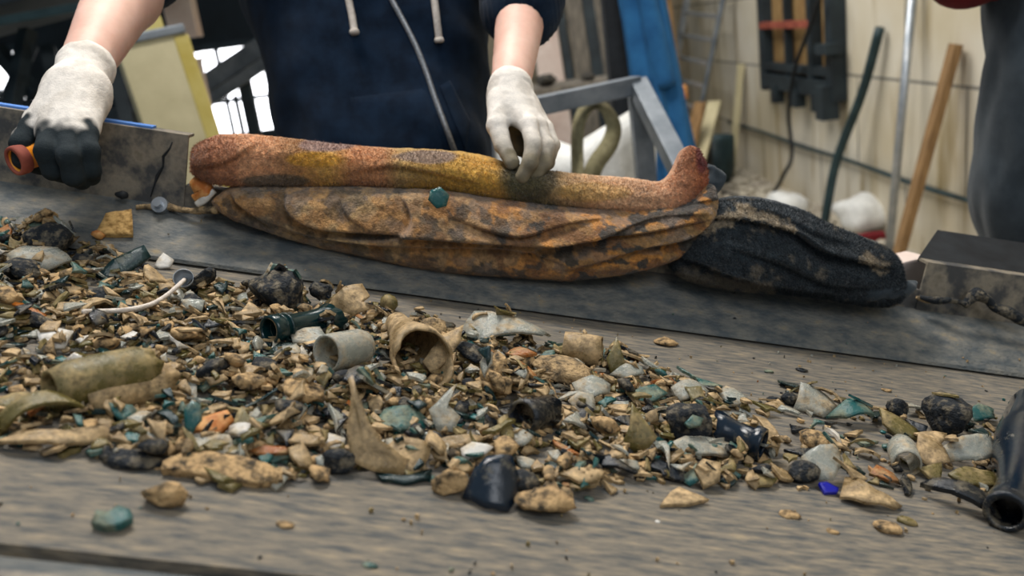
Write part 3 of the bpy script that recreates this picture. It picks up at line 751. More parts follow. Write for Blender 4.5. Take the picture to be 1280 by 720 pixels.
def make_towel(name, top, bot, v0, front, back, folds, colfun, nU=420, nT=110, power=0.75, hairs=0, hlen=.003, wave=.0035, seed=1, endr=.06, lump=.010, ft=None):
    """a soft roll between an upper and a lower outline (pixels on the plane v = v0), bulging front and back"""
    tp = resample([onv(x, y, v0) for x, y in top], nU); bp = resample([onv(x, y, v0) for x, y in bot], nU)
    s = np.linspace(0, 1, nU); endf = np.sqrt(np.clip(1 - np.clip(1 - np.minimum(s, 1 - s) / endr, 0, 1) ** 2, 0.0004, 1))
    ph = np.linspace(0, 2 * math.pi, nT, endpoint=False)
    tt = np.cos(ph); tt = np.sign(tt) * np.abs(tt) ** 0.9
    dd = np.sin(ph)                       # + front, - back
    UW = np.zeros((nU, nT, 2)); VV = np.zeros((nU, nT))
    mid = (tp + bp) / 2; half = (tp - bp) / 2
    front = np.interp(s, np.linspace(0, 1, len(front)), front) if isinstance(front, (list, tuple)) else np.full(nU, front)
    for k in range(nT):
        UW[:, k] = mid + half * (tt[k] * (0.25 + .75 * endf))[:, None]
        f = abs(dd[k]) ** power
        VV[:, k] = v0 - f * endf * (front if dd[k] > 0 else -back)
    uw = UW.reshape(-1, 2); fr = np.tile(np.clip(dd, 0, 1) ** .5, nU)
    disp = np.zeros(len(uw))
    ef = np.repeat(endf, nT)
    for (line, A, wa, wb) in folds:
        L = np.array(catmull([onv(x, y, v0 - .02) for x, y in line], 6))
        d, al = sdist(uw, L)
        tp_ = np.sin(np.clip(al, 0, 1) * math.pi) ** .5
        sm = 0.5 + 0.5 * np.tanh(d / .0022)
        disp += 2.0 * A * tp_ * (sm * np.exp(-np.clip(d, 0, 9) / wa) * (1) - (1 - sm) * 1.0 * np.exp(-np.clip(-d, 0, 9) / wb))
    v = VV.reshape(-1) - disp * fr * ef
    out = np.stack([uw[:, 0], v, uw[:, 1]], 1)
    nse = np.array([mnoise.noise(Vector((p[0] * 9 + seed, p[1] * 30, p[2] * 26))) for p in out])
    n2 = np.array([mnoise.noise(Vector((p[0] * 60 + seed, p[1] * 90, p[2] * 90))) for p in out])
    n3 = np.array([mnoise.noise(Vector((p[0] * 330 + seed, p[1] * 330, p[2] * 330))) for p in out])
    out[:, 1] -= (nse * lump * .8 + n2 * wave * .5) * (fr * .9 + .1) * ef
    out[:, 2] += (nse * .006 + n2 * wave * .35 + n3 * .0009) * ef * np.tile(np.abs(tt) ** 2, nU)
    out[:, 1] -= n3 * .0011
    F = []
    for i in range(nU - 1):
        for k in range(nT): F.append([i * nT + k, (i + 1) * nT + k, (i + 1) * nT + (k + 1) % nT, i * nT + (k + 1) % nT])
    F.append(list(range(nT))); F.append([(nU - 1) * nT + k for k in range(nT)][::-1])
    Pw = Wa(out); px = pixof(Pw)
    col = colfun(px, out, s.repeat(nT))
    V = list(out); C = list(col)
    if hairs:
        r = np.random.RandomState(seed)
        g = out.reshape(nU, nT, 3)
        nrm = np.cross(np.roll(g, -1, 0) - np.roll(g, 1, 0), np.roll(g, -1, 1) - np.roll(g, 1, 1)); 
        nrm /= np.linalg.norm(nrm, axis=2, keepdims=True) + 1e-9
        ii = r.randint(2, nU - 2, hairs); kk = r.randint(0, int(nT * .56), hairs); base = len(V)
        for n_, (i, k) in enumerate(zip(ii, kk)):
            p = g[i, k]; q = p + (g[i + 1, k] - p) * r.rand() + (g[i, (k + 1) % nT] - p) * r.rand()
            n0 = nrm[i, k]; 
            if n0 @ (p - np.array([p[0], v0, mid[i, 1]])) < 0: n0 = -n0
            d = n0 + r.normal(0, .55, 3) + np.array([0, 0, -.25]); d /= np.linalg.norm(d); w = np.cross(d, r.normal(0, 1, 3)); w /= np.linalg.norm(w) + 1e-9
            L = hlen * r.uniform(.5, 1.3)
            V += [q - w * .00045 - n0 * .0004, q + w * .00045 - n0 * .0004, q + d * L]
            c = C[i * nT + k] * r.uniform(.75, 1.3); C += [c, c, c * 1.1]
            F.append([base + 3 * n_, base + 3 * n_ + 1, base + 3 * n_ + 2])
    o = belt_obj(name, V, F, M['fabric_attr'], None, True, np.array(C))
    return o
def lin(r, g, b): return np.array(srgb(r, g, b)[:3])
def stops(x, st):
    xs = [a for a, _ in st]; return np.stack([np.interp(x, xs, [c[i] for _, c in st]) for i in range(3)], 1)
def pnoise(P3, s, off): return np.array([mnoise.fractal(Vector((p[0] * s + off, p[1] * s * .6, p[2] * s * 1.3)), 1.0, 2.0, 4) for p in P3])
def sstep(x, a, b): t = np.clip((x - a) / (b - a), 0, 1); return t * t * (3 - 2 * t)

def col_brown(px, P3, s):
    c = stops(px[:, 0], [(236, lin(180, 128, 94)), (335, lin(196, 146, 108)), (372, lin(172, 126, 80)), (410, lin(190, 148, 78)), (440, lin(182, 128, 88)), (478, lin(184, 132, 92)), (500, lin(176, 144, 92)),
                         (560, lin(188, 148, 70)), (618, lin(190, 146, 66)), (640, lin(108, 100, 62)), (672, lin(126, 112, 72)), (700, lin(176, 146, 104)), (760, lin(206, 166, 130)), (830, lin(200, 156, 122)), (880, lin(160, 92, 56))])
    n = pnoise(P3, 16, 3.1)[:, None]
    c = c * (1 + .25 * n)
    def blot(cx, cy, rx, ry, colr, a=1.0):
        nonlocal c
        d = ((px[:, 0] - cx) / rx) ** 2 + ((px[:, 1] - cy) / ry) ** 2 + .5 * n[:, 0]
        k = (a * (1 - sstep(d, .6, 1.2)))[:, None]; c = c * (1 - k) + colr * k
    blot(410, 181, 34, 9, lin(150, 122, 112)); blot(530, 196, 42, 9, lin(146, 124, 108)); blot(345, 226, 45, 9, lin(74, 74, 66), .8)
    blot(400, 200, 38, 10, lin(198, 148, 56), .8); blot(658, 226, 40, 24, lin(64, 62, 50), .7); blot(280, 205, 20, 40, lin(140, 84, 58), .5); blot(740, 240, 45, 12, lin(186, 150, 84), .6)
    blot(877, 198, 8, 24, lin(110, 52, 52), .9); blot(252, 200, 14, 40, lin(120, 70, 46), .6); blot(570, 232, 60, 8, lin(186, 146, 60), .7)
    return np.clip(c, .01, 1)
def col_camo(px, P3, s):
    base = stops(px[:, 0], [(265, lin(150, 112, 66)), (310, lin(120, 100, 76)), (420, lin(150, 124, 88)), (520, lin(136, 110, 80)), (640, lin(128, 100, 70)), (760, lin(134, 100, 62)), (900, lin(122, 96, 62))])
    n1 = pnoise(P3, 22, 0); n2 = pnoise(P3, 26, 7.7); n3 = pnoise(P3, 30, 15.2); n4 = pnoise(P3, 60, 1.2)
    c = base * (1.32 + .4 * n4[:, None])
    def lay(m, colr, a):
        nonlocal c
        k = (a * m)[:, None]; c = c * (1 - k) + colr * k
    xr = sstep(px[:, 0], 420, 760)
    lay(sstep(n1, .02, .14), lin(184, 126, 62), .3 + .45 * xr); lay(sstep(n2, .14, .24), lin(98, 66, 46), .4 + .3 * xr)
    lay(sstep(n3, .13, .22), lin(50, 54, 54), .6 + .3 * xr); lay(sstep(-n2, .22, .32), lin(112, 98, 88), .6)
    low = sstep(px[:, 1], 250, 300) * (1 - xr); lay(low * sstep(n1, -.1, .1), lin(160, 116, 68), .3)
    return np.clip(c, .01, 1)
def col_black(px, P3, s):
    n1 = pnoise(P3, 30, 2); n2 = pnoise(P3, 90, 5)
    c = lin(40, 48, 54)[None] * (1 + .5 * n2[:, None])
    d1 = sstep(n1 + .35 * n2, .42, .7) * .3
    def band(x0, y0, x1, y1, r):
        a = np.array([x0, y0]); b = np.array([x1, y1]); d = b - a; t = np.clip(((px - a) @ d) / (d @ d), 0, 1); return 1 - sstep(np.linalg.norm(px - a - t[:, None] * d, axis=1) + 9 * n2, r * .4, r)
    k = np.maximum(np.maximum(d1, .8 * band(868, 290, 935, 262, 11)), np.maximum(.8 * band(1085, 322, 1102, 334, 9), np.maximum(.7 * band(930, 262, 990, 285, 7), .35 * band(850, 345, 960, 360, 12))))
    c = c * (1 - k[:, None]) + lin(168, 152, 128) * k[:, None]
    return np.clip(c, .008, 1)

o = make_towel('plush_towel', [(241, 172), (300, 169), (345, 171), (450, 184), (570, 193), (640, 206), (700, 216), (790, 227), (826, 231), (842, 214), (849, 192), (859, 180)],
               [(238, 226), (290, 229), (345, 233), (430, 232), (540, 233), (620, 247), (700, 255), (790, 266), (850, 263), (878, 236), (884, 208), (876, 186)],
               1.205, [.045, .05, .048, .046, .046, .046, .046, .042, .034, .026], .045, [([(240, 208), (290, 198), (330, 172)], .004, .02, .02), ([(430, 214), (500, 205), (600, 225)], .003, .02, .02)],
               col_brown, hairs=42000, hlen=.0035, seed=3, wave=.004, lump=.008)
tag(o, 'terracotta and ochre plush towel rolled along the top edge of the conveyor side', 'towel')
o = make_towel('patterned_towel', [(262, 246), (300, 232), (345, 230), (430, 229), (540, 231), (620, 242), (700, 250), (790, 260), (850, 250), (886, 226), (892, 240)],
               [(270, 262), (310, 279), (370, 297), (450, 315), (560, 335), (650, 343), (720, 345), (790, 336), (842, 318), (880, 290), (896, 262)],
               1.195, [.03, .05, .062, .07, .072, .07, .06, .045], .012,
               [([(360, 236), (368, 262), (410, 280), (500, 285), (640, 296), (720, 294), (800, 270), (880, 262)], .0095, .022, .014),
                ([(500, 236), (516, 262), (508, 282), (470, 292), (390, 290)], .007, .02, .012),
                ([(330, 270), (400, 292), (520, 300), (640, 304), (700, 320)], .006, .018, .012),
                ([(640, 310), (720, 292), (800, 284), (885, 268)], .008, .016, .012),
                ([(700, 330), (790, 305), (860, 290), (893, 262)], .007, .014, .012),
                ([(560, 262), (640, 284), (700, 272), (790, 262)], .0055, .014, .012),
                ([(820, 262), (860, 250), (893, 246)], .006, .01, .008),
                ([(290, 240), (305, 255), (345, 280)], .006, .015, .012), ([(430, 245), (440, 262), (470, 280)], .003, .02, .02)],
               col_camo, nU=460, nT=150, hairs=12000, hlen=.0016, seed=5, power=.62, lump=.007)
tag(o, 'brown and ochre patterned towel hanging in creased folds down the conveyor side', 'towel')
o = make_towel('black_towel', [(838, 318), (858, 282), (880, 258), (905, 250), (945, 249), (990, 258), (1035, 281), (1075, 296), (1108, 310), (1118, 335)],
               [(836, 334), (858, 346), (900, 356), (940, 360), (980, 363), (1020, 368), (1050, 374), (1085, 377), (1110, 376), (1120, 366)],
               1.195, [.035, .055, .065, .066, .062, .055, .04], .05,
               [([(872, 272), (905, 268), (950, 274), (985, 285), (1015, 305), (1060, 318), (1108, 330)], .013, .014, .012),
                ([(845, 318), (870, 322), (900, 335), (960, 350), (1040, 362)], .009, .02, .01), ([(900, 300), (960, 318), (1020, 345), (1080, 352)], .004, .02, .014), ([(900, 256), (960, 262), (1010, 285), (1060, 300)], .005, .012, .01)],
               col_black, nU=320, nT=130, hairs=60000, hlen=.0042, seed=8, power=.7, lump=.010)
tag(o, 'dusty black fleece towel bundled on the conveyor edge beyond the patterned towel', 'towel')
# tail end of black towel, tucked scrap with pale lining
def scrap(name, line, rads, v0, m, label, cat, seed=2, col=None):
    pts = catmull([np.array([onv(x, y, v)[0], v, onv(x, y, v)[1]]) for x, y, v in line], 10)
    r = np.interp(np.linspace(0, 1, len(pts)), np.linspace(0, 1, len(rads)), rads)
    g = Geo().tube(pts, list(r), 20); V = [tuple(np.array(p) + .35 * np.interp(0, [0], [1]) * np.array([mnoise.noise(Vector(p) * 60 + Vector((seed, 0, 0))), mnoise.noise(Vector(p) * 60 + Vector((0, seed, 0))), mnoise.noise(Vector(p) * 60 + Vector((0, 0, seed)))]) * max(rads)) for p in g.v]
    return tag(belt_obj(name, V, g.f, m, None, True), label, cat)
scrap('cloth_scrap', [(1040, 362, 1.16), (1090, 366, 1.15), (1130, 362, 1.16), (1143, 352, 1.18)], [.006, .012, .010, .004], 0, M['charcoal'], 'dark flat cloth end poking out from under the black towel', 'cloth')
scrap('cloth_scrap', [(1150, 371, 1.2), (1172, 376, 1.19), (1190, 376, 1.185), (1208, 381, 1.18)], [.003, .006, .005, .003], 0, M['dark_dirt'], 'small twisted black rag on the skirt next to the right steel panel', 'rag', 3)
scrap('cloth_scrap', [(1204, 381, 1.19), (1222, 368, 1.19), (1240, 381, 1.185), (1262, 392, 1.18), (1292, 408, 1.17)], [.006, .009, .006, .009, .006], 0, M['dark_dirt'], 'longer knotted black rag trailing down the skirt at the right edge', 'rag', 7)
scrap('dust_ridge', [(1146, 372, 1.2), (1160, 376, 1.2), (1180, 378, 1.195)], [.003, .004, .002], 0, M['dirt'], 'little ridge of tan dust beside the right steel panel end', 'dust', 5)
scrap('cloth_scrap', [(246, 228, 1.2), (256, 238, 1.19), (246, 250, 1.19)], [.012, .012, .007], 0, M['orange'], 'ochre rag end tucked under the left end of the rolled towel', 'rag', 4)
scrap('plastic_scrap', [(268, 238, 1.19), (256, 248, 1.185), (246, 256, 1.183)], [.004, .006, .004], 0, M['g_white'], 'white plastic scrap beside the left end of the patterned towel', 'plastic scrap', 6)
scrap('dust_ridge', [(170, 259, 1.196), (205, 258, 1.2), (240, 263, 1.19), (272, 262, 1.18)], [.003, .005, .004, .006], 0, M['dirt'], 'ridge of tan dust at the foot of the left steel panel', 'dust', 9)
scrap('dirt_lump', [(146, 243, 1.2), (152, 244, 1.195), (158, 244, 1.2)], [.003, .006, .004], 0, M['black'], 'small black lump stuck to the left steel panel', 'lump', 9)
# dark tail behind the plush flap
scrap('cloth_scrap', [(868, 262, 1.24), (884, 236, 1.24), (893, 222, 1.24), (888, 205, 1.245)], [.016, .018, .014, .008], 0, M['charcoal'], 'dark cloth fold behind the upturned end of the plush towel', 'cloth', 12)
# pale box seen between black towel and right panel
g = Geo(); c = P(1130, 346, 1.45); g.box(c, (.055, .05, .07), Matrix.Rotation(.3, 3, 'Z'), .004); g.bar((c[0], c[1], c[2] - .04), (c[0], c[1], 0), .05, .05)
o = g.build('pale_pedestal', M['pink']); rebase(o); tag(o, 'pale pinkish box showing between the black towel and the steel panel', 'box')

# ------------------------------------------------------------------ people
from mathutils.bvhtree import BVHTree
def organic(name, prims, res, m, k=.02, disp=None, parent=None, col=None, clip=None):
    lo, hi = caps_bounds(prims, res * 3)
    f = cap_sdf(prims, k)
    fn = f if clip is None else (lambda X: np.maximum(f(X), clip(X)))
    V, F = surface_nets(fn, lo, hi, res)
    if disp is not None:
        e = 1e-3; g = np.stack([f(V + np.eye(3)[i] * e) - f(V - np.eye(3)[i] * e) for i in range(3)], 1); g /= np.linalg.norm(g, axis=1, keepdims=True) + 1e-9
        V = V + g * disp(V)[:, None]
    c = col(V) if col is not None else None
    return new_mesh(name, V, F, m, parent, True, c), V, F
def lerp(a, b, t): return np.asarray(a) * (1 - t) + np.asarray(b) * t

def seg_color(dark, r, soft, light=lin(226, 219, 210), darkc=lin(52, 58, 60)):
    f = cap_sdf(dark, .004)
    def c(V):
        d = f(V); n = np.array([mnoise.noise(Vector(v) * 70) for v in V]); k = sstep(d + .004 * n, r + soft, r)[:, None] if False else (1 - sstep(d + .005 * n, r, r + soft))[:, None]
        smudge = np.clip(np.array([mnoise.noise(Vector(v) * 38 + Vector((5, 2, 1))) for v in V]) * 1.0, 0, .25)[:, None]
        return (light * (1 - smudge) + lin(130, 118, 100) * smudge) * (1 - k) + darkc * k
    return c
def cloth_disp(seed, a=.006, d=(1, .3, -.8)):
    def f(V):
        out = np.empty(len(V)); dv = np.array(d) / np.linalg.norm(d)
        for i, v in enumerate(V):
            along = v @ dv
            p = (v - dv * along * .7)
            out[i] = a * (mnoise.noise(Vector(p * 11) + Vector((seed, 0, 0))) + .5 * mnoise.noise(Vector(p * 24) + Vector((0, seed, 0))))
        return out
    return f
UP = np.array([0, 0, 1.])
def worker_one():
    Lx = np.array([1, .10, 0]); Lx /= np.linalg.norm(Lx); Fy = np.array([.10, -1, 0]); Fy /= np.linalg.norm(Fy)
    waist = P(484, 190, 1.64); chest = P(462, -30, 1.66)
    sh = chest + UP * .14 + Fy * .03; hip = waist - UP * .16 + Fy * -.01
    neck = sh + UP * .10; head = sh + UP * .24 + Fy * .04
    eR = P(176, -48, 1.42); wR = P(106, 84, 1.16)
    eL = P(662, -55, 1.55); wL = P(638, 108, 1.265)
    sR = sh - Lx * .17; sL = sh + Lx * .17
    tor = [(waist - Lx * .065, chest - Lx * .085, .105, .115), (waist + Lx * .065, chest + Lx * .085, .105, .115), (chest - Lx * .10, chest + Lx * .10, .11, .11),
           (sh - Lx * .13, sh + Lx * .13, .07, .07), (chest, sh, .11, .08)]
    hips = [(hip - Lx * .07, hip + Lx * .07, .12, .12), (waist - Lx * .05, hip - Lx * .06, .10, .12), (waist + Lx * .05, hip + Lx * .06, .10, .12)]
    legs = []
    foot = []
    for s in (-1, 1):
        h = hip + s * Lx * .09 - UP * .03; kn = np.array([h[0] + s * .02, h[1] - .01, .60]); an = np.array([kn[0] + s * .01, kn[1] + .03, .20])
        legs += [(h, kn, .085, .058), (kn, an, .055, .040)]; foot += [(an, an + Fy * .15 - UP * .04, .042, .035)]
    fm = lambda e, w, r0, r1, rm: [(e, lerp(e, w, .35), r0, rm), (lerp(e, w, .35), w, rm, r1)]
    armR = [(sR, eR, .055, .046)] + fm(eR, wR, .050, .032, .052)
    armL = [(sL, eL, .055, .046)] + fm(eL, wL, .046, .029, .044)
    fc = head + Fy * .085
    headp = [(head - UP * .03 - Fy * .01, head + UP * .04 - Fy * .01, .082, .085), (head + Fy * .03 - UP * .05, head + Fy * .02 - UP * .085, .062, .045), (sh + UP * .02, head - UP * .04 - Fy * .01, .056, .052),
             (fc + Fy * .008 + UP * .015, fc + Fy * .028 - UP * .02, .008, .013)]
    for s in (-1, 1): headp.append((head + s * Lx * .088 + UP * .01, head + s * Lx * .090 - UP * .02, .012, .009))
    body, V, F = organic('body', tor + hips + legs + foot + armR + armL + headp, .011, M['skin'], .022)
    # hoodie
    mid = [(a, b, r0 + .026, r1 + .026) for a, b, r0, r1 in tor + hips[:1] + hips[1:]]
    slR = lerp(eR, wR, .10); slL = lerp(eL, wL, .42)
    mid += [(sR, eR, .082, .066), (eR, slR, .066, .060), (sL, eL, .082, .074), (eL, slL, .076, .064)]
    mid += [(sh + UP * .05 - Fy * .06, sh + UP * .08 - Fy * .10, .085, .07)]      # hood lying on the back
    hood, HV, HF = organic('hoodie', mid, .011, M['navy'], .03, cloth_disp(3.3, .011))
    bvh = BVHTree.FromPolygons([Vector(v) for v in HV], [list(map(int, f)) for f in HF])
    def hit(px, py, off):
        d = Vector(ray(px, py)).normalized(); h = bvh.ray_cast(Vector(CAM), d)
        if h[0] is None: return None
        return np.array(h[0]) - np.array(d) * off
    kids = [body, hood]
    # sleeve cuffs
    for (a, b, r, nm) in ((slL, lerp(eL, wL, .46), .0645, 'sleeve_cuff'), (slR, lerp(eR, wR, .17), .063, 'sleeve_cuff')):
        cpr = [(a - (b - a) * .4, b, r + .004, r)]
        o, _, _ = organic(nm, cpr, .006, M['navy'], .01, lambda V: .0015 * np.sin(V[:, 0] * 900)); kids.append(o)
    # zip
    zp = [(476, -40), (484, -15), (490, 0), (505, 28), (520, 58), (532, 88), (541, 115), (553, 148), (562, 172), (570, 194)]
    pts = [hit(x, y, .003) for x, y in zp]; pts = [p for p in pts if p is not None]; pts = catmull(pts, 8)
    V = []; Fc = []
    for i, p in enumerate(pts):
        T = pts[min(i + 1, len(pts) - 1)] - pts[max(i - 1, 0)]; T /= np.linalg.norm(T); n_ = -ray(530, 90); n_ /= np.linalg.norm(n_); w = np.cross(T, n_); w /= np.linalg.norm(w)
        V += [p - w * .0048, p - w * .004 + n_ * .002, p + w * .004 + n_ * .002, p + w * .0048]
    for i in range(len(pts) - 1):
        for k in range(3): Fc.append([i * 4 + k, i * 4 + k + 1, i * 4 + 5 + k, i * 4 + 4 + k])
    kids.append(new_mesh('zip', V, Fc, M['zip']))
    # drawstrings
    for line in ([(426, -60), (432, -30), (436, 0), (440, 20), (443, 40)], [(536, -60), (540, -30), (543, 0), (546, 25), (549, 50)]):
        pts = [hit(x, y, .007) for x, y in line]; pts = [p for p in pts if p is not None]
        if len(pts) < 3: continue
        c = catmull(pts, 6); g = Geo().tube(c, .0062, 12)
        e = pts[-1]; dn = (pts[-1] - pts[-2]) / np.linalg.norm(pts[-1] - pts[-2]); g.tube([e - dn * .004, e + dn * .001, e + dn * .004], [.0075, .009, .007], 12)
        kids.append(g.build('drawstring', M['cord'], smooth=True))
    # pocket
    def pocket(c4, n=14):
        V = []; Fc = []
        for j in range(n):
            for i in range(n):
                s, t = i / (n - 1), j / (n - 1)
                q = (np.array(c4[0]) * (1 - s) + np.array(c4[1]) * s) * (1 - t) + (np.array(c4[3]) * (1 - s) + np.array(c4[2]) * s) * t
                h = hit(q[0], q[1], .004 if 0 < i < n - 1 and 0 < j < n - 1 else -.002)
                if h is None: return None
                V.append(h)
        for j in range(n - 1):
            for i in range(n - 1): Fc.append([j * n + i, j * n + i + 1, (j + 1) * n + i + 1, (j + 1) * n + i])
        return new_mesh('pocket', V, Fc, M['navy'])
    for c4 in ([(435, 120), (534, 108), (560, 196), (442, 196)], [(548, 106), (562, 98), (588, 150), (584, 196)]):
        p = pocket(c4); 
        if p is not None: kids.append(p)
    # trousers, shoes, hair
    tr = [(a, b, r0 + .015, r1 + .022) for a, b, r0, r1 in legs] + [(a, b, r0 + .012, r1 + .012) for a, b, r0, r1 in hips[:1]]
    kids.append(organic('trousers', tr, .014, M['charcoal'], .03, cloth_disp(9, .008))[0])
    for f in foot: kids.append(organic('shoe', [(f[0] + UP * -.0, f[1] - UP * .02, .055, .048)], .008, M['black'], .01)[0])
    hp = [(head - Fy * .03 - UP * .01, head + UP * .06 - Fy * .015, .088, .088), (head + UP * .075 + Fy * .02, head + UP * .08, .07, .08)]
    kids.append(organic('hair', hp, .008, M['hair'], .02, lambda V: .003 * np.sin(V[:, 0] * 260 + V[:, 2] * 60))[0])
    for s in (-1, 1):
        e = head + Fy * .088 + s * Lx * .032 + UP * .012; kids.append(organic('eye', [(e - Fy * .004, e - Fy * .003, .009, .009)], .003, M['black'], .002)[0])
    mth = fc - UP * .045; kids.append(Geo().tube([mth - Lx * .022, mth + Fy * .006, mth + Lx * .022], .004, 8).build('mouth', M['red'], smooth=True))

    # ---- glove, worker's left hand (pinching above the towel)
    d0 = 1.20
    w = wL
    kn = [P(661, 157, 1.195), P(673, 158, 1.215), P(681, 161, 1.24), P(683, 166, 1.262)]
    pr = [(P(636, 118, 1.258), P(640, 138, 1.245), .030, .030), (P(632, 128, 1.25), kn[0], .024, .0125), (P(644, 150, 1.25), P(650, 186, 1.252), .017, .012), (P(640, 130, 1.25), kn[1], .026, .0125), (P(648, 132, 1.255), kn[2], .024, .012), (P(652, 134, 1.262), kn[3], .022, .0115)]
    fings = [[kn[0], P(667, 181, 1.172), P(663, 203, 1.166), P(653, 221, 1.170)], [kn[1], P(684, 184, 1.196), P(680, 204, 1.186), P(667, 219, 1.183)],
             [kn[2], P(690, 181, 1.226), P(684, 203, 1.216), P(664, 208, 1.222)], [kn[3], P(690, 181, 1.255), P(680, 196, 1.25), P(658, 194, 1.258)]]
    rr = [.0112, .0112, .0106, .0096]
    fp = []
    for fg, r in zip(fings, rr):
        for i in range(3): fp.append((fg[i], fg[i + 1], r + .001 - .0008 * i, r - .0008 * i))
    th = [P(626, 132, 1.235), P(621, 156, 1.205), P(629, 182, 1.188), P(640, 203, 1.176)]
    tp = [(th[0], th[1], .017, .0135), (th[1], th[2], .013, .0115), (th[2], th[3], .0112, .0100)]
    # build with a sharper blend between fingers: fingers unioned with k small
    fpalm = cap_sdf(pr + tp[:1], .014)
    ffing = [cap_sdf(fp[i * 3:i * 3 + 3], .004) for i in range(4)] + [cap_sdf(tp, .004)]
    cuff = cap_sdf([(P(638, 112, 1.263), P(638, 116, 1.260), .0335, .0325)], .003)
    def glove_fun(parts, k=.0045):
        def f(X):
            o = parts[0](X)
            for p in parts[1:]:
                s = p(X); h = np.clip(.5 + .5 * (o - s) / k, 0, 1); o = o * (1 - h) + s * h - k * h * (1 - h)
            return o
        return f
    def build_glove(parts, prims, colf, seed):
        lo, hi = caps_bounds(prims, .012); f = glove_fun(parts)
        V, F = surface_nets(f, lo, hi, .0017)
        e = 5e-4; g = np.stack([f(V + np.eye(3)[i] * e) - f(V - np.eye(3)[i] * e) for i in range(3)], 1); g /= np.linalg.norm(g, axis=1, keepdims=True) + 1e-9
        dd = np.array([.0013 * mnoise.noise(Vector(v) * 45 + Vector((seed, 0, 0))) + .0004 * mnoise.noise(Vector(v) * 130) for v in V])
        V = V + g * dd[:, None]
        return new_mesh('glove', V, F, M['glove'], None, True, colf(V))
    dark = [(P(645, 156, 1.232), P(650, 192, 1.24), .012, .012), (fings[0][2], fings[0][3], .0, .0), (fings[1][2], fings[1][3], 0, 0), (fings[2][2], fings[2][3], 0, 0), (fings[3][2], fings[3][3], 0, 0), (lerp(th[2], th[3], .7), th[3], 0, 0)]
    base_c = seg_color(dark, .0085, .007, darkc=lin(66, 66, 60))
    def colL(V):
        c = base_c(V); px = pixof(V)
        k = (.85 * sstep(px[:, 1], 145, 205))[:, None]; n = np.array([mnoise.noise(Vector(v) * 60) for v in V])[:, None]
        return c * (1 - k) + lin(122, 112, 90) * k * (1 + .4 * n)
    g1 = build_glove([fpalm] + ffing + [cuff], pr + fp + tp, colL, 2); g1['label'] = 'dust-stained off-white glove pinching above the rolled towel'
    kids.append(g1)
    # ---- glove, worker's right hand (gripping the amber piece)
    kn = [P(42, 160, 1.065), P(62, 166, 1.045), P(84, 170, 1.04), P(106, 168, 1.05)]
    pr = [(P(102, 98, 1.135), P(92, 118, 1.11), .031, .034), (P(92, 118, 1.105), kn[0], .033, .017), (P(95, 118, 1.105), kn[1], .033, .017), (P(98, 116, 1.11), kn[2], .032, .017), (P(104, 116, 1.115), kn[3], .030, .016)]
    fings = [[kn[0], P(26, 180, 1.045), P(30, 200, 1.05), P(50, 208, 1.07)], [kn[1], P(58, 190, 1.015), P(66, 212, 1.025), P(84, 218, 1.05)],
             [kn[2], P(86, 196, 1.01), P(92, 220, 1.02), P(102, 226, 1.045)], [kn[3], P(112, 190, 1.03), P(114, 212, 1.035), P(114, 222, 1.06)]]
    rr = [.0125, .013, .0125, .0115]; fp = []
    for fg, r in zip(fings, rr):
        for i in range(3): fp.append((fg[i], fg[i + 1], r + .001 - .0008 * i, r - .0008 * i))
    th = [P(76, 128, 1.12), P(46, 150, 1.115), P(28, 172, 1.10), P(34, 190, 1.09)]
    tp = [(th[0], th[1], .018, .0145), (th[1], th[2], .0140, .012), (th[2], th[3], .0118, .0105)]
    fpalm = cap_sdf(pr + tp[:1], .016); ffing = [cap_sdf(fp[i * 3:i * 3 + 3], .004) for i in range(4)] + [cap_sdf(tp, .004)]
    cuff = cap_sdf([(P(107, 86, 1.155), P(105, 90, 1.15), .0365, .035)], .003)
    dark = [(f[i], f[i + 1], .004, .004) for f in fings for i in range(3)] + [(th[1], th[2], .0, .0), (th[2], th[3], .0, .0)]
    colR = seg_color(dark, .0115, .006, darkc=lin(34, 42, 46))
    g2 = build_glove([fpalm] + ffing + [cuff], pr + fp + tp, colR, 6); g2['label'] = 'off-white knit glove with dark rubber fingers gripping an amber piece'
    kids.append(g2)
    # platform to stand on
    base_thing('person', kids, 'worker in a navy zip hoodie and off-white gloves behind the conveyor', 'person')
    fz = float(min(f[1][2] for f in foot)) - .068
    o = Geo().box((waist[0] + .1, 1.70, max(fz, .02) / 2), (1.3, .42, max(fz, .02)), bev=.004).build('standing_platform', M['dark_steel']); rebase(o)
    tag(o, 'low dark steel platform under the worker in the navy hoodie', 'platform')
    pass
worker_one()
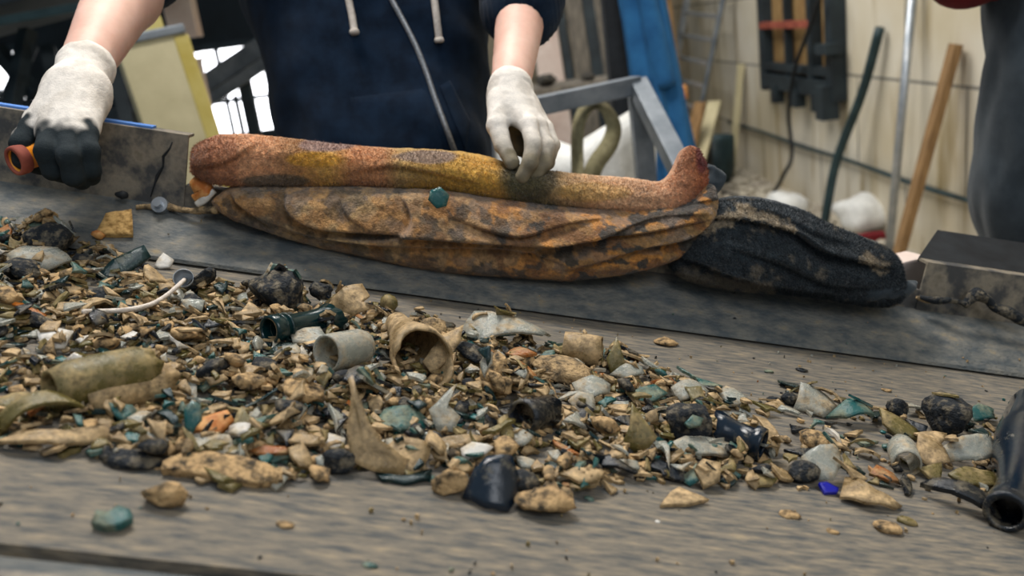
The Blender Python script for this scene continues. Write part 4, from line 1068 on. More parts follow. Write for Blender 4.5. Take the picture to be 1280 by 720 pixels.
# the amber piece in the gloved hand
def neck_lathe(prof, n, keep=None, jag=0.0, seed=0, thick=.003):
    """prof: (radius, length) list; keep(angle, i) trims a broken end"""
    V = []; F = []
    r_ = np.random.RandomState(seed); jn = r_.uniform(-1, 1, n)
    L = prof[-1][1]
    for side in (0, 1):
        for q, (r, z) in enumerate(prof):
            rr = r - (thick if side else 0)
            for k in range(n):
                a = 2 * math.pi * k / n; zz = z
                if q == len(prof) - 1: zz = z + jag * (jn[k] * .5 + jn[(k + 1) % n] * .3 + math.sin(a + seed))
                V.append((rr * math.cos(a), rr * math.sin(a), zz))
    m = len(prof)
    for side in (0, 1):
        o = side * m * n
        for q in range(m - 1):
            for k in range(n):
                if keep and not keep(2 * math.pi * (k + .5) / n, q): continue
                f = [o + q * n + k, o + q * n + (k + 1) % n, o + (q + 1) * n + (k + 1) % n, o + (q + 1) * n + k]
                F.append(f if not side else f[::-1])
    for q in (0, m - 1):
        for k in range(n):
            if keep and not keep(2 * math.pi * (k + .5) / n, min(q, m - 2)): continue
            f = [q * n + k, q * n + (k + 1) % n, m * n + q * n + (k + 1) % n, m * n + q * n + k]; F.append(f if q else f[::-1])
    if keep:
        for q in range(m - 1):
            for k in range(n):
                a = keep(2 * math.pi * (k + .5) / n, q); b = keep(2 * math.pi * ((k - 1) % n + .5) / n, q)
                if a != b: F.append([q * n + k, (q + 1) * n + k, m * n + (q + 1) * n + k, m * n + q * n + k])
    return V, F
def place_axis(o, p0, axis, spin=0.0):
    z = Vector(axis).normalized(); x = Vector((0, 0, 1)).cross(z); x = x.normalized() if x.length > 1e-3 else Vector((1, 0, 0)); y = z.cross(x)
    R = Matrix([x, y, z]).transposed() @ Matrix.Rotation(spin, 3, 'Z')
    o.matrix_world = Matrix.Translation(Vector(p0)) @ R.to_4x4(); return o
V, F = neck_lathe([(.0155, 0), (.0165, .003), (.0165, .010), (.0145, .012), (.014, .03), (.0145, .045), (.017, .06), (.022, .075)], 28, jag=.006, seed=2, thick=.0035)
o = new_mesh('amber_bottle_neck', V, F, M['bright_amber'])
place_axis(o, P(20, 201, 1.035), P(82, 182, 1.085) - P(20, 201, 1.035))
tag(o, 'orange-amber bottle neck with a red rim held in the blurred gloved hand', 'bottle neck')
V, F = neck_lathe([(.017, -.003), (.0178, .001), (.0178, .009), (.0168, .0112)], 28, thick=.004)
r_ = new_mesh('rim', V, F, M['rust']); r_.parent = o; r_['label'] = 'reddish rim'

def worker_two():
    c = P(1392, 120, 1.72)
    x, y = float(c[0]), float(c[1]); Lx = np.array([1., .1, 0]); Fy = np.array([-.1, -1, 0])
    hip = np.array([x, y, .92]); waist = hip + UP * .16; chest = hip + UP * .36; sh = hip + UP * .50; head = sh + UP * .24
    tor = [(waist - Lx * .06, chest - Lx * .08, .11, .12), (waist + Lx * .06, chest + Lx * .08, .11, .12), (sh - Lx * .13, sh + Lx * .13, .07, .07), (chest, sh, .11, .08)]
    hips = [(hip - Lx * .07, hip + Lx * .07, .12, .12), (waist, hip, .12, .12)]
    legs = []; foot = []
    for s in (-1, 1):
        h = hip + s * Lx * .09 - UP * .02; kn = np.array([h[0] + s * .02, h[1] - .02, .52]); an = np.array([kn[0], kn[1] + .03, .12]); legs += [(h, kn, .09, .06), (kn, an, .056, .042)]; foot.append((an - UP * .04, an + Fy * .15 - UP * .06, .045, .038))
    sR = sh - Lx * .18; eR = P(1208, -40, 1.66); wR = P(1340, -130, 1.5)
    sL = sh + Lx * .18; eL = sL + Lx * .08 - UP * .25; wL = eL + Fy * .22 + UP * .02 - Lx * .1
    arms = [(sR, eR, .055, .045), (eR, wR, .045, .03), (sL, eL, .055, .045), (eL, wL, .045, .03)]
    headp = [(head - UP * .03, head + UP * .04, .082, .085), (sh, head - UP * .04, .056, .052), (head + Fy * .09 + UP * .01, head + Fy * .105 - UP * .015, .009, .012)]
    hands = []
    for wr, e in ((wR, eR), (wL, eL)):
        d = (wr - e) / np.linalg.norm(wr - e); s = np.cross(d, UP); s /= np.linalg.norm(s); t = np.cross(s, d)
        hands.append((wr, wr + d * .06, .028, .034))
        for i, (q, L) in enumerate(((-.027, .06), (-.009, .072), (.009, .068), (.027, .052))):
            b = wr + d * .075 + s * q; hands += [(b, b + d * L * .5, .0095, .009), (b + d * L * .5, b + d * L * .8 - t * L * .35, .009, .008)]
        hands.append((wr + d * .03 - s * .03, wr + d * .08 - s * .055, .011, .009))
    kids = [organic('body', tor + hips + legs + foot + arms + headp + hands, .010, M['skin'], .014)[0]]
    kids.append(organic('sweater', [(a, b, r0 + .024, r1 + .024) for a, b, r0, r1 in tor] + [(a, lerp(a, b, t), r0 + .02, r1 + .022) for (a, b, r0, r1), t in zip(arms, (1, .85, 1, .85))], .014, M['red'], .03, cloth_disp(4, .006))[0])
    ap = [(hip - Lx * .09, hip + Lx * .09, .16, .16), (waist + UP * .16 + Lx * .085, hip + Lx * .09, .155, .165), (waist + UP * .22 - Lx * .085, hip - Lx * .09, .155, .165), (waist + UP * .1 + Lx * .06, hip + Lx * .08, .15, .15)]
    for s in (-1, 1): ap += [(hip + s * Lx * .09, hip + s * Lx * .09 - UP * .22, .16, .14)]
    kids.append(organic('work_trousers', ap + [(a, b, r0 + .03, r1 + .03) for a, b, r0, r1 in legs], .012, M['charcoal'], .03, cloth_disp(14, .014, (.4, .2, -1)))[0])
    for f in foot: kids.append(organic('boot', [(f[0] + UP * .02, f[1], .055, .05)], .010, M['black'], .01)[0])
    kids.append(organic('hair', [(head - Fy * .03, head + UP * .06 - Fy * .01, .088, .088)], .010, M['hair'], .02)[0])
    base_thing('person', kids, 'worker in dark grey work trousers and dark red top at the right edge', 'person')
worker_two()
# ------------------------------------------------------------------ broken glass on the belt
GU0, GU1, GV0, GV1, GR = -1.0, 1.2, .44, 1.16, .0025
GN = (int((GU1 - GU0) / GR) + 1, int((GV1 - GV0) / GR) + 1)
HM = np.zeros(GN)
def gidx(u, v): return (np.clip(((np.asarray(u) - GU0) / GR).round().astype(int), 0, GN[0] - 1), np.clip(((np.asarray(v) - GV0) / GR).round().astype(int), 0, GN[1] - 1))
def hget(u, v): return HM[gidx(u, v)]
def skirt_h(v): return np.clip((np.asarray(v) - 1.1155) * .52 + .006, 0, None) * (np.asarray(v) > 1.1155)
_vv = GV0 + GR * np.arange(GN[1]); HM[:] = skirt_h(_vv)[None]
def inpoly(px, py, poly):
    px = np.asarray(px, float); py = np.asarray(py, float); c = np.zeros(px.shape, bool); n = len(poly)
    for i in range(n):
        x0, y0 = poly[i]; x1, y1 = poly[(i + 1) % n]
        m = (y0 > py) != (y1 > py)
        with np.errstate(divide='ignore', invalid='ignore'): xi = (x1 - x0) * (py - y0) / (y1 - y0 if y1 != y0 else 1e-9) + x0
        c ^= m & (px < xi)
    return c
def b2px(Pb): return pixof(Wa(Pb))
PILE = [(-230, 226), (0, 268), (60, 292), (130, 312), (205, 346), (330, 364), (430, 378), (500, 392), (600, 414), (700, 430), (770, 438), (820, 460), (880, 476), (925, 508), (965, 560), (985, 592),
        (930, 606), (860, 596), (800, 600), (740, 612), (690, 622), (640, 606), (560, 606), (500, 590), (440, 586), (340, 602), (270, 598), (210, 576), (140, 566), (0, 552), (-230, 538)]
TAIL = [(945, 490), (990, 474), (1060, 500), (1130, 510), (1180, 500), (1240, 506), (1262, 560), (1240, 610), (1190, 622), (1120, 604), (1060, 612), (1010, 612), (965, 590)]
R_ = np.random.RandomState(21)

def shard_geo(r, rng, asp=None, curv=None, thick=None, ncorner=None):
    """an irregular broken piece: jagged outline, curved like a bottle wall, with real thickness"""
    nc = ncorner or rng.randint(3, 7)
    asp = asp or rng.uniform(.45, 1.0); a = np.sort(rng.uniform(0, 2 * math.pi, nc) * .35 + np.arange(nc) * 2 * math.pi / nc)
    rad = rng.uniform(.62, 1.0, nc)
    C = np.stack([np.cos(a) * rad * r, np.sin(a) * rad * r * asp], 1)
    pts = []
    sub = 2 if r < .012 else 3
    for i in range(nc):
        p, q = C[i], C[(i + 1) % nc]; nrm = np.array([q[1] - p[1], p[0] - q[0]])
        bow = rng.uniform(-.12, .10)
        for k in range(sub):
            t = k / sub; pts.append(p * (1 - t) + q * t + nrm * (bow * 4 * t * (1 - t) + (rng.uniform(-.04, .04) if k else 0)))
    return plate_geo(np.array(pts), rng, curv, thick, r)
def plate_geo(pts, rng, curv=None, thick=None, r=.02, ctr=None, axis=None):
    th = thick or rng.uniform(.0018, .0036); R = curv if curv is not None else rng.choice([.022, .03, .04, .08, 1e3] if r > .016 else [.04, .08, 1e3])
    if R < r * 1.15: R = r * 1.15
    ax = rng.uniform(0, math.pi) if axis is None else axis; d = np.array([math.cos(ax), math.sin(ax)])
    c = pts.mean(0) if ctr is None else np.array(ctr); n = len(pts)
    rings = [pts, c + (pts - c) * .66, c + (pts - c) * .33, c[None]] if r > .016 else [pts, c + (pts - c) * .5, c[None]]
    P2 = np.concatenate(rings)
    def zf(q, R): s = np.clip((q - c) @ d, -R * .97, R * .97); return np.sqrt(R * R - s * s) - R if R < 100 else 0 * s
    z = zf(P2, R) + np.array([.0006 * mnoise.noise(Vector((p[0] * 160 + ax * 9, p[1] * 160, 0))) for p in P2])
    top = np.column_stack([P2, z]); bot = np.column_stack([c + (P2 - c) * .97, z - th]); m = len(P2)
    V = np.concatenate([top, bot]); F = []; sm = []
    for s in (0, 1):
        o = s * m
        for q in range(len(rings) - 2):
            for k in range(n):
                f = [o + q * n + k, o + q * n + (k + 1) % n, o + (q + 1) * n + (k + 1) % n, o + (q + 1) * n + k]; F.append(f if not s else f[::-1]); sm.append(True)
        q = len(rings) - 2
        for k in range(n):
            f = [o + q * n + k, o + q * n + (k + 1) % n, o + m - 1]; F.append(f if not s else f[::-1]); sm.append(True)
    for k in range(n): F.append([(k + 1) % n, k, m + k, m + (k + 1) % n]); sm.append(False)
    return V, F, sm
def chunk_geo(r, rng, flat=.55):
    bm = bmesh.new(); bmesh.ops.create_icosphere(bm, subdivisions=2 if r < .014 else 3, radius=1); o = Vector(rng.uniform(-50, 50, 3))
    ax = rng.uniform(.6, 1)
    npl = 9; pn = rng.normal(0, 1, (npl, 3)); pn /= np.linalg.norm(pn, axis=1, keepdims=True); ph = rng.uniform(.62, .95, npl)
    for v in bm.verts:
        p = v.co.copy(); dn = pn @ np.array(p); f = float(min(1.1, (ph / np.clip(dn, .3, 2)).min()))
        f *= 1 + .12 * mnoise.noise(p * 2.2 + o) + .10 * mnoise.noise(p * 5 + o) + .07 * mnoise.noise(p * 11 + o); v.co = Vector((p.x * f, p.y * f * ax, p.z * f * flat)) * r
    V = np.array([v.co for v in bm.verts]); F = [[q.index for q in f.verts] for f in bm.faces]; bm.free(); return V, F, [True] * len(F)
def rot(yaw, tx, ty):
    return np.array(Matrix.Rotation(tx, 3, 'X') @ Matrix.Rotation(ty, 3, 'Y') @ Matrix.Rotation(yaw, 3, 'Z'))
def align(nrm):
    return np.array(Vector((0, 0, 1)).rotation_difference(Vector(nrm)).to_matrix())
def face_samples(V, F, n=2):
    out = [V]
    for q in F:
        c = V[list(q)].mean(0); out.append(c[None])
        if n > 1:
            for i in q: out.append(((V[i] * .5 + c * .5))[None])
    return np.concatenate(out)
def settle(V, F, u, v, rng, tilt=.25, sink=82, fit=True):
    Rm = rot(rng.uniform(0, 2 * math.pi), rng.normal(0, tilt), rng.normal(0, tilt))
    X = V @ Rm.T
    if fit:
        r = np.abs(X[:, :2]).max(); g = np.linspace(-r, r, 5); gu, gv = np.meshgrid(g, g); h = hget(u + gu, v + gv).ravel()
        A = np.column_stack([gu.ravel(), gv.ravel(), np.ones(25)]); s, *_ = np.linalg.lstsq(A, h, rcond=None)
        sx, sy = np.clip(s[:2], -.7, .7); Ra = align((-sx, -sy, 1)); Rm = Ra @ Rm; X = V @ Rm.T
    h = hget(u + X[:, 0], v + X[:, 1]) - X[:, 2]
    low = X[:, 2] <= np.median(X[:, 2]) + 1e-6
    z = np.percentile(h[low], sink) if low.any() else h.max()
    # never below the belt itself
    z = max(z, float((skirt_h(v + X[:, 1]) - X[:, 2]).max()) - .0005)
    return Rm, z
def stamp(Pb):
    i, j = gidx(Pb[:, 0], Pb[:, 1]); np.maximum.at(HM, (i, j), Pb[:, 2])
def put(name, V, F, sm, m, Rm, u, v, z, register=True):
    me = bpy.data.meshes.new(name); me.from_pydata([tuple(map(float, p)) for p in V], [], F); me.materials.append(M[m] if isinstance(m, str) else m)
    me.polygons.foreach_set('use_smooth', sm); me.update()
    o = bpy.data.objects.new(name, me); COL.objects.link(o)
    o.matrix_world = Matrix.Translation(Vector(W(u, v, z))) @ (BELT_ROT @ Matrix([list(map(float, r)) for r in Rm])).to_4x4()
    if register: stamp(face_samples(V, F) @ Rm.T + np.array([u, v, z]))
    return o

# the fines: thousands of splinters and crumbs under and between the larger pieces
def sample_uv(rng, poly, w=.006, spread=0):
    while True:
        xs = [p[0] for p in poly]; ys = [p[1] for p in poly]
        u0, u1 = -.95, 1.0; u = rng.uniform(u0, u1); v = rng.uniform(.5, 1.13)
        q = b2px(np.array([[u + rng.normal(0, spread) if spread else u, v + (rng.normal(0, spread) if spread else 0), w]]))[0]
        if inpoly(q[0:1], q[1:2], poly)[0]: return u, v
FM = ['g_tan', 'g_olive', 'g_clear', 'g_teal', 'g_green', 'g_black', 'stone', 'dark_dirt', 'g_amber', 'dirt']
FW = np.array([.40, .16, .11, .09, .05, .07, .05, .02, .01, .04])
def fines(name, count, rlo, rhi, label, poly_fn, rng, pch=.3):
    GV, GF, GM, GS = [], [], [], []
    nb = 0
    for i in range(count):
        u, v = poly_fn(rng)
        r = rlo * (rhi / rlo) ** rng.rand()
        if rng.rand() < pch: V, F, sm = chunk_geo(r * .7, rng); mi = rng.choice([6, 7, 9, 0, 3], p=[.4, .22, .2, .1, .08])
        else: V, F, sm = shard_geo(r, rng); mi = rng.choice(10, p=FW)
        Rm, z = settle(V, F, u, v, rng, .17)
        X = V @ Rm.T + np.array([u, v, z]); stamp(face_samples(X, F, 1))
        GV.append(X); GF += [[a + nb for a in f] for f in F]; GM += [mi] * len(F); GS += sm; nb += len(V)
    o = new_mesh(name, np.concatenate(GV), GF, [M[k] for k in FM], None, True, None, GM)
    o.data.polygons.foreach_set('use_smooth', GS)
    o.matrix_world = Matrix.Translation(Vector(ORG)) @ BELT_ROT.to_4x4()
    tag(o, label, 'broken glass', kind='stuff'); return o
fines('glass_fragments', 5200, .0065, .0155, 'mass of small broken glass fragments heaped along the belt', lambda g: sample_uv(g, PILE), np.random.RandomState(5), .06)
def tail_uv(g): return sample_uv(g, TAIL)
fines('glass_crumbs', 150, .004, .011, 'loose glass crumbs trailing from the heap towards the right edge', tail_uv, np.random.RandomState(6), .4)
def strewn(g):
    while True:
        u = g.uniform(-.6, .95); v = g.uniform(.5, 1.2)
        q = b2px(np.array([[u, v, 0]]))[0]
        if not inpoly(q[0:1], q[1:2], PILE)[0]:
            if g.rand() < (1.0 if v < 1.1 else .5): return u, v
fines('belt_grit', 420, .0009, .0032, 'fine grit and tiny chips strewn over the bare belt and skirt', strewn, np.random.RandomState(7), .6)

# ------------------------------------------------ the pieces one can pick out
MASK = np.zeros((720, 1280), bool)
HEROES = []          # (short name, px, py) landmarks for the labels of the others
def reserve(poly, shrink=0.0):
    xs = np.arange(max(0, int(min(p[0] for p in poly))), min(1280, int(max(p[0] for p in poly)) + 1)); ys = np.arange(max(0, int(min(p[1] for p in poly))), min(720, int(max(p[1] for p in poly)) + 1))
    if len(xs) == 0 or len(ys) == 0: return
    X, Y = np.meshgrid(xs, ys); m = inpoly(X, Y, poly); MASK[Y[m], X[m]] = True
def base_at(px, py, extra=0.0):
    w = .01
    for _ in range(6):
        u, v = belt(px, py, w); h = float(hget(u, v)); w = .5 * w + .5 * (h + extra)
    u, v = belt(px, py, w); return u, v, w
def hero_plate(name, outline, m, label, cat='glass shard', tilt=20, lean=0, curv=.035, thick=.003, short=None, base=None, ctr=None, axis=None, parts=None):
    """a traced shard: lies on a plane that tilts up by `tilt` degrees away from the viewer"""
    pts = np.array(outline, float)
    bi = base or (pts[:, 0].mean(), pts[:, 1].max())
    u0, v0, w0 = base_at(*bi); a = math.radians(tilt); l = math.radians(lean)
    e1 = np.array([math.cos(l), 0, math.sin(l)]); e2 = np.array([-math.sin(l) * math.sin(a), math.cos(a), math.cos(l) * math.sin(a)]); n = np.cross(e1, e2)
    dense = []
    for i in range(len(pts)):
        p, q = pts[i], pts[(i + 1) % len(pts)]; L = np.linalg.norm(q - p); k = max(1, int(L / 9))
        for j in range(k): dense.append(p * (1 - j / k) + q * (j / k) + (R_.normal(0, .5, 2) if j else 0))
    o0 = np.array([u0, v0, w0]); co = np.array([0, 0, H])
    loc = []
    for p in dense:
        r = BM @ ray(*p); t = ((o0 - co) @ n) / (r @ n); X = co + r * t - o0; loc.append((X @ e1, X @ e2))
    loc = np.array(loc); sz = np.ptp(loc, axis=0).max() / 2
    cc = None
    if ctr is not None:
        r = BM @ ray(*ctr); t = ((o0 - co) @ n) / (r @ n); X = co + r * t - o0; cc = (X @ e1, X @ e2)
    area2 = np.sum(loc[:, 0] * np.roll(loc[:, 1], -1) - np.roll(loc[:, 0], -1) * loc[:, 1])
    if area2 < 0: loc = loc[::-1]
    V, F, sm = plate_geo(loc, R_, curv, thick, max(sz, .017), cc, axis)
    Rm = np.stack([e1, e2, n], 1)
    X = V @ Rm.T; lift = -min(0, (X[:, 2] + w0 + .0005).min())
    fl = float((skirt_h(v0 + X[:, 1]) - (X[:, 2] + w0)).max()); lift = max(lift, fl)
    o = put(name, V, F, sm, m, Rm, u0, v0, w0 + lift); tag(o, label, cat); reserve(outline)
    if short: HEROES.append((short, float(pts[:, 0].mean()), float(pts[:, 1].mean())))
    return o
def hero_lathe(name, p0, p1, prof, m, label, cat, rad, short=None, jag=.004, seed=1, keep=None, spin=0, thick=.003, rise0=0, rise1=0, nseg=28, scale_len=True, lathe_len=None):
    u0, v0, w0 = base_at(*p0, extra=0); u1, v1, w1 = base_at(*p1, extra=0)
    w0 = max(w0 - .004, 0) + rad + rise0; w1 = max(w1 - .004, 0) + rad + rise1
    u0, v0 = belt(*p0, w0); u1, v1 = belt(*p1, w1)
    a = np.array([u0, v0, w0]); b = np.array([u1, v1, w1]); L = np.linalg.norm(b - a) if lathe_len is None else lathe_len
    zl = prof[-1][1]; pr = [(r, z / zl * L) for r, z in prof] if scale_len else prof
    V, F = neck_lathe(pr, nseg, keep, jag, seed, thick); V = np.array(V)
    o = new_mesh(name, V, F, M[m]); d = b - a
    place_axis(o, Wa(a), np.array(BM.T @ d), spin)
    z = d / np.linalg.norm(d); x = np.cross([0, 0, 1], z); x /= np.linalg.norm(x) + 1e-9; y = np.cross(z, x)
    Pb = face_samples(V, F) @ np.stack([x, y, z], 0) + a; stamp(Pb); tag(o, label, cat)
    q = pixof(Wa(Pb)); c = q.mean(0); hullr = [(q[:, 0].min(), q[:, 1].min()), (q[:, 0].max(), q[:, 1].min()), (q[:, 0].max(), q[:, 1].max()), (q[:, 0].min(), q[:, 1].max())]
    n2 = (np.array(p1, float) - p0); n2 /= np.linalg.norm(n2); nn = np.array([-n2[1], n2[0]]); al = (q - p0) @ n2; ac = (q - p0) @ nn
    reserve([tuple(p0 + n2 * s + nn * t) for s, t in ((al.min(), ac.min()), (al.max(), ac.min()), (al.max(), ac.max()), (al.min(), ac.max()))])
    if short: HEROES.append((short, float(c[0]), float(c[1])))
    return o
def hero_chunk(name, px, py, w_px, h_px, m, label, cat='clump', flat=.6, short=None, seed=1, yaw=None):
    rng = np.random.RandomState(seed); u, v, w = base_at(px, py + h_px * .35); t = np.linalg.norm(W(u, v, w) - CAM); r = w_px / 2 / FPX * t
    V, F, sm = chunk_geo(r, rng, flat)
    V[:, 1] *= min(1.0, .5 + h_px / w_px)
    Rm, z = settle(V, F, u, v, rng, .08, 40); Rm = rot(0, 0, 0) if yaw is None else Rm
    X = V @ Rm.T; h = hget(u + X[:, 0], v + X[:, 1]); low = X[:, 2] < np.median(X[:, 2]); z = np.percentile((h - X[:, 2])[low], 30); z = max(z, float((skirt_h(v + X[:, 1]) - X[:, 2]).max()) - .001)
    o = put(name, V, F, sm, m, Rm, u, v, z); tag(o, label, cat); k = 10
    reserve([(px + w_px * .48 * math.cos(a), py + h_px * .48 * math.sin(a)) for a in np.linspace(0, 6.283, k, endpoint=False)])
    if short: HEROES.append((short, px, py))
    return o

# back rows first, so that nearer ones rest on them
hero_chunk('dirt_clump', 58, 292, 60, 30, 'dark_dirt', 'glistening black clump at the far left corner of the heap', seed=3, short='black corner clump')
hero_plate('glass_shard', [(8, 318), (30, 302), (70, 304), (90, 324), (60, 332), (20, 330)], 'g_clear', 'large pale shard with a pinkish streak near the upper left of the heap', tilt=25, short='pale upper-left shard')
o = hero_plate('cardboard_tile', [(118, 300), (132, 273), (164, 268), (166, 300)], 'ochre_crumb', 'ochre square of crumbly board resting against the left skirt', 'board piece', tilt=30, curv=1e3, thick=.006, short='ochre board square')
hero_chunk('foam_lump', 124, 283, 17, 20, 'orange', 'little yellow-brown lump beside the ochre board square', 'lump', seed=8)
hero_chunk('dirt_clump', 104, 318, 34, 34, 'dark_dirt', 'black clump below the ochre board square', seed=13)
hero_plate('glass_shard', [(118, 345), (140, 322), (180, 306), (188, 318), (160, 338), (128, 350)], 'g_green', 'dark green curved shard behind the white cord', tilt=40)
hero_plate('glass_shard', [(192, 334), (204, 318), (217, 326), (212, 336), (198, 338)], 'g_white', 'small pale pink chip against the skirt above the cord cap', tilt=45)
hero_chunk('dirt_clump', 345, 368, 66, 36, 'dark_dirt', 'big black crumbly clump by the skirt behind the dark green bottle neck', seed=5, flat=.75, short='big black clump')
hero_plate('glass_shard', [(412, 376), (430, 362), (452, 354), (462, 372), (452, 382), (470, 386), (440, 398), (424, 402), (416, 390)], 'g_tan', 'shell-shaped tan shard standing behind the dark green bottle neck', tilt=50, curv=.03, short='shell-shaped tan shard')
hero_chunk('moss_clump', 484, 378, 24, 26, 'g_olive', 'yellow-green mossy lump right of the shell-shaped tan shard', 'lump', seed=2, flat=.9)
hero_chunk('stone_piece', 540, 402, 40, 22, 'dirt', 'brown gritty lump lying on the clear bottle shoulder piece', 'lump', seed=4)
# necks and cylinders
nk = hero_lathe('bottle_neck', (336, 413), (420, 398), [(.0150, 0), (.0158, .004), (.0158, .012), (.0142, .014), (.0142, .022), (.0132, .024), (.0132, .05), (.015, .066), (.019, .084)], 'g_neck',
                'dark green bottle neck with ringed rim lying in the middle of the heap', 'bottle neck', .013, short='dark green bottle neck', jag=.008, seed=3)
for zz in (.0135, .021):
    V, F = neck_lathe([(.0153, zz - .0015), (.0162, zz), (.0153, zz + .0015)], 28, thick=.003); r2 = new_mesh('rim_ring', V, F, M['g_green']); r2.parent = nk
hero_lathe('glass_jar', (408, 442), (458, 432), [(.0185, 0), (.0188, .004), (.0188, .044), (.016, .052), (.009, .056)], 'g_clear', 'dusty clear cylindrical jar piece with an open end below the dark green bottle neck', 'jar', .0175, short='dusty jar', jag=0, seed=5, thick=.0025)
hero_lathe('bottle_shoulder', (496, 404), (530, 450), [(.013, 0), (.014, .01), (.016, .024), (.022, .042), (.029, .062), (.030, .082)], 'g_tan', 'dusty bottle shoulder tapering to its neck, broken at the wide end', 'bottle piece', .020, short='dusty bottle shoulder', jag=.010, seed=9)
hero_plate('glass_shard', [(528, 452), (552, 418), (580, 404), (576, 426), (556, 452), (540, 464)], 'g_tan', 'tan curved wall piece leaning on the wide end of the dusty bottle shoulder', tilt=38, curv=.035)
hero_plate('glass_shard', [(362, 414), (400, 406), (410, 422), (396, 430), (366, 426)], 'g_clear', 'flat greyish shard in front of the dark green bottle neck', tilt=22, curv=.08, short='flat greyish shard')
hero_plate('glass_shard', [(334, 434), (350, 428), (384, 430), (370, 438), (340, 440)], 'g_green', 'dark green boat-shaped shard below the flat greyish shard', tilt=18, curv=.03)
hero_plate('glass_shard', [(45, 412), (62, 404), (92, 414), (80, 432), (52, 434)], 'g_white', 'shiny pale shard at the left, brightest piece there', tilt=30, curv=.03, short='shiny pale left shard')
hero_plate('glass_shard', [(150, 420), (166, 412), (184, 422), (166, 426)], 'g_white', 'small bright white chip above the long tan bottle half', tilt=20, short='bright white chip')
hero_plate('glass_shard', [(78, 452), (92, 440), (104, 446), (100, 462), (90, 464)], 'g_white', 'small silvery upright chip left of the long tan bottle half', tilt=60)
hero_lathe('bottle_half', (62, 488), (182, 462), [(.016, 0), (.020, .02), (.0215, .05), (.0215, .1), (.018, .11)], 'g_olive', 'long dusty olive-tan bottle half lying on the left of the heap', 'bottle piece', .017, short='long tan bottle half', jag=.006, seed=11, thick=.003)
hero_lathe('bottle_half', (102, 502), (205, 478), [(.013, 0), (.016, .02), (.017, .08), (.0165, .095)], 'g_tan', 'slimmer dusty bottle half lying just in front of the long tan one', 'bottle piece', .012, jag=.005, seed=12)
hero_plate('glass_shard', [(-20, 540), (20, 522), (58, 510), (110, 514), (70, 526), (30, 536), (0, 548)], 'g_olive', 'long olive curved strip at the left edge of the heap', tilt=20, short='long olive strip')
hero_plate('glass_shard', [(-20, 556), (40, 548), (88, 552), (138, 540), (132, 556), (76, 566), (10, 564)], 'g_tan', 'long pale curved strip at the near left edge of the heap', tilt=16, short='long pale strip')
hero_plate('glass_shard', [(72, 540), (100, 532), (136, 532), (132, 542), (98, 548)], 'g_tan', 'blunt tan strip on top of the long pale strip', tilt=16)
hero_chunk('rubber_disc', 167, 566, 66, 34, 'dark_dirt', 'round flat black gritty disc at the near edge of the heap', 'disc', flat=.22, seed=6, short='black gritty disc')
hero_chunk('dirt_clump', 192, 538, 36, 40, 'dark_dirt', 'black wet clump just above the black gritty disc', seed=16)
hero_plate('glass_shard', [(138, 548), (160, 540), (180, 542), (176, 550), (146, 552)], 'g_teal', 'teal strip left of the black wet clump', tilt=20)
hero_plate('glass_shard', [(230, 538), (230, 512), (240, 500), (250, 505), (252, 525), (240, 542)], 'g_teal', 'upright teal shard left of the orange fragment', tilt=60)
hero_plate('orange_fragment', [(242, 538), (250, 522), (284, 512), (293, 524), (276, 540)], 'orange', 'bright orange fragment on the left front of the heap', 'fragment', tilt=35, curv=.05, thick=.004, short='orange fragment')
hero_plate('glass_shard', [(224, 550), (238, 540), (286, 544), (300, 562), (276, 570), (244, 562)], 'g_clear', 'clear bluish shard with a highlight just below the orange fragment', tilt=22, curv=.035)
hero_plate('orange_fragment', [(310, 562), (330, 556), (366, 558), (360, 566), (330, 568)], 'g_amber', 'thin amber sliver in front of the heap between orange fragment and spiked shard', 'glass shard', tilt=25)
hero_plate('glass_shard', [(326, 574), (350, 568), (372, 562), (370, 574), (340, 582)], 'g_teal', 'thin teal strip below the amber sliver', tilt=20)
hero_plate('rock_slab', [(200, 588), (204, 578), (228, 568), (262, 566), (300, 571), (332, 580), (350, 590), (348, 604), (322, 606), (280, 600), (236, 592)], 'stone', 'long flat brown slab along the near edge of the heap', 'stone', tilt=20, curv=.3, thick=.007, short='long brown slab')
hero_plate('glass_shard', [(324, 588), (352, 584), (354, 600), (328, 604)], 'stone', 'small square tan piece at the right end of the long brown slab', 'stone', tilt=20, curv=1e3, thick=.006)
hero_chunk('stone_piece', 206, 618, 50, 34, 'stone', 'lone tan stone on the bare belt in front of the long brown slab', 'stone', flat=.6, seed=9, short='lone tan stone')
hero_plate('glass_shard', [(113, 662), (120, 648), (134, 650), (148, 640), (162, 646), (166, 656), (150, 666), (130, 668)], 'g_teal', 'lone dusty teal shard on the bare belt at the lower left', tilt=14, curv=.05, thick=.006)
# spiked bottle base
hero_plate('glass_shard', [(434, 480), (440, 474), (448, 500), (458, 528), (476, 556), (500, 574), (520, 582), (522, 594), (498, 600), (462, 594), (438, 582), (432, 550), (436, 520), (438, 500)], 'g_tan',
           'tall tan shard with an upright spike, biggest piece at the front', tilt=62, curv=.05, thick=.0035, ctr=(455, 568), short='spiked tan shard', axis=0.2)
hero_plate('glass_shard', [(478, 556), (500, 544), (540, 552), (538, 566), (522, 592), (504, 586)], 'g_tan', 'curved tan bowl piece joined behind the spiked tan shard', tilt=35, curv=.035)
hero_plate('glass_shard', [(464, 532), (480, 514), (512, 512), (536, 522), (530, 538), (496, 544), (470, 540)], 'g_teal', 'mottled teal and ochre shard right behind the spiked tan shard', tilt=22, short='mottled teal shard')
hero_plate('glass_shard', [(468, 594), (500, 600), (534, 596), (540, 588), (538, 602), (506, 608), (476, 604)], 'g_green', 'dark green curved rim lying under the spiked tan shard', tilt=10)
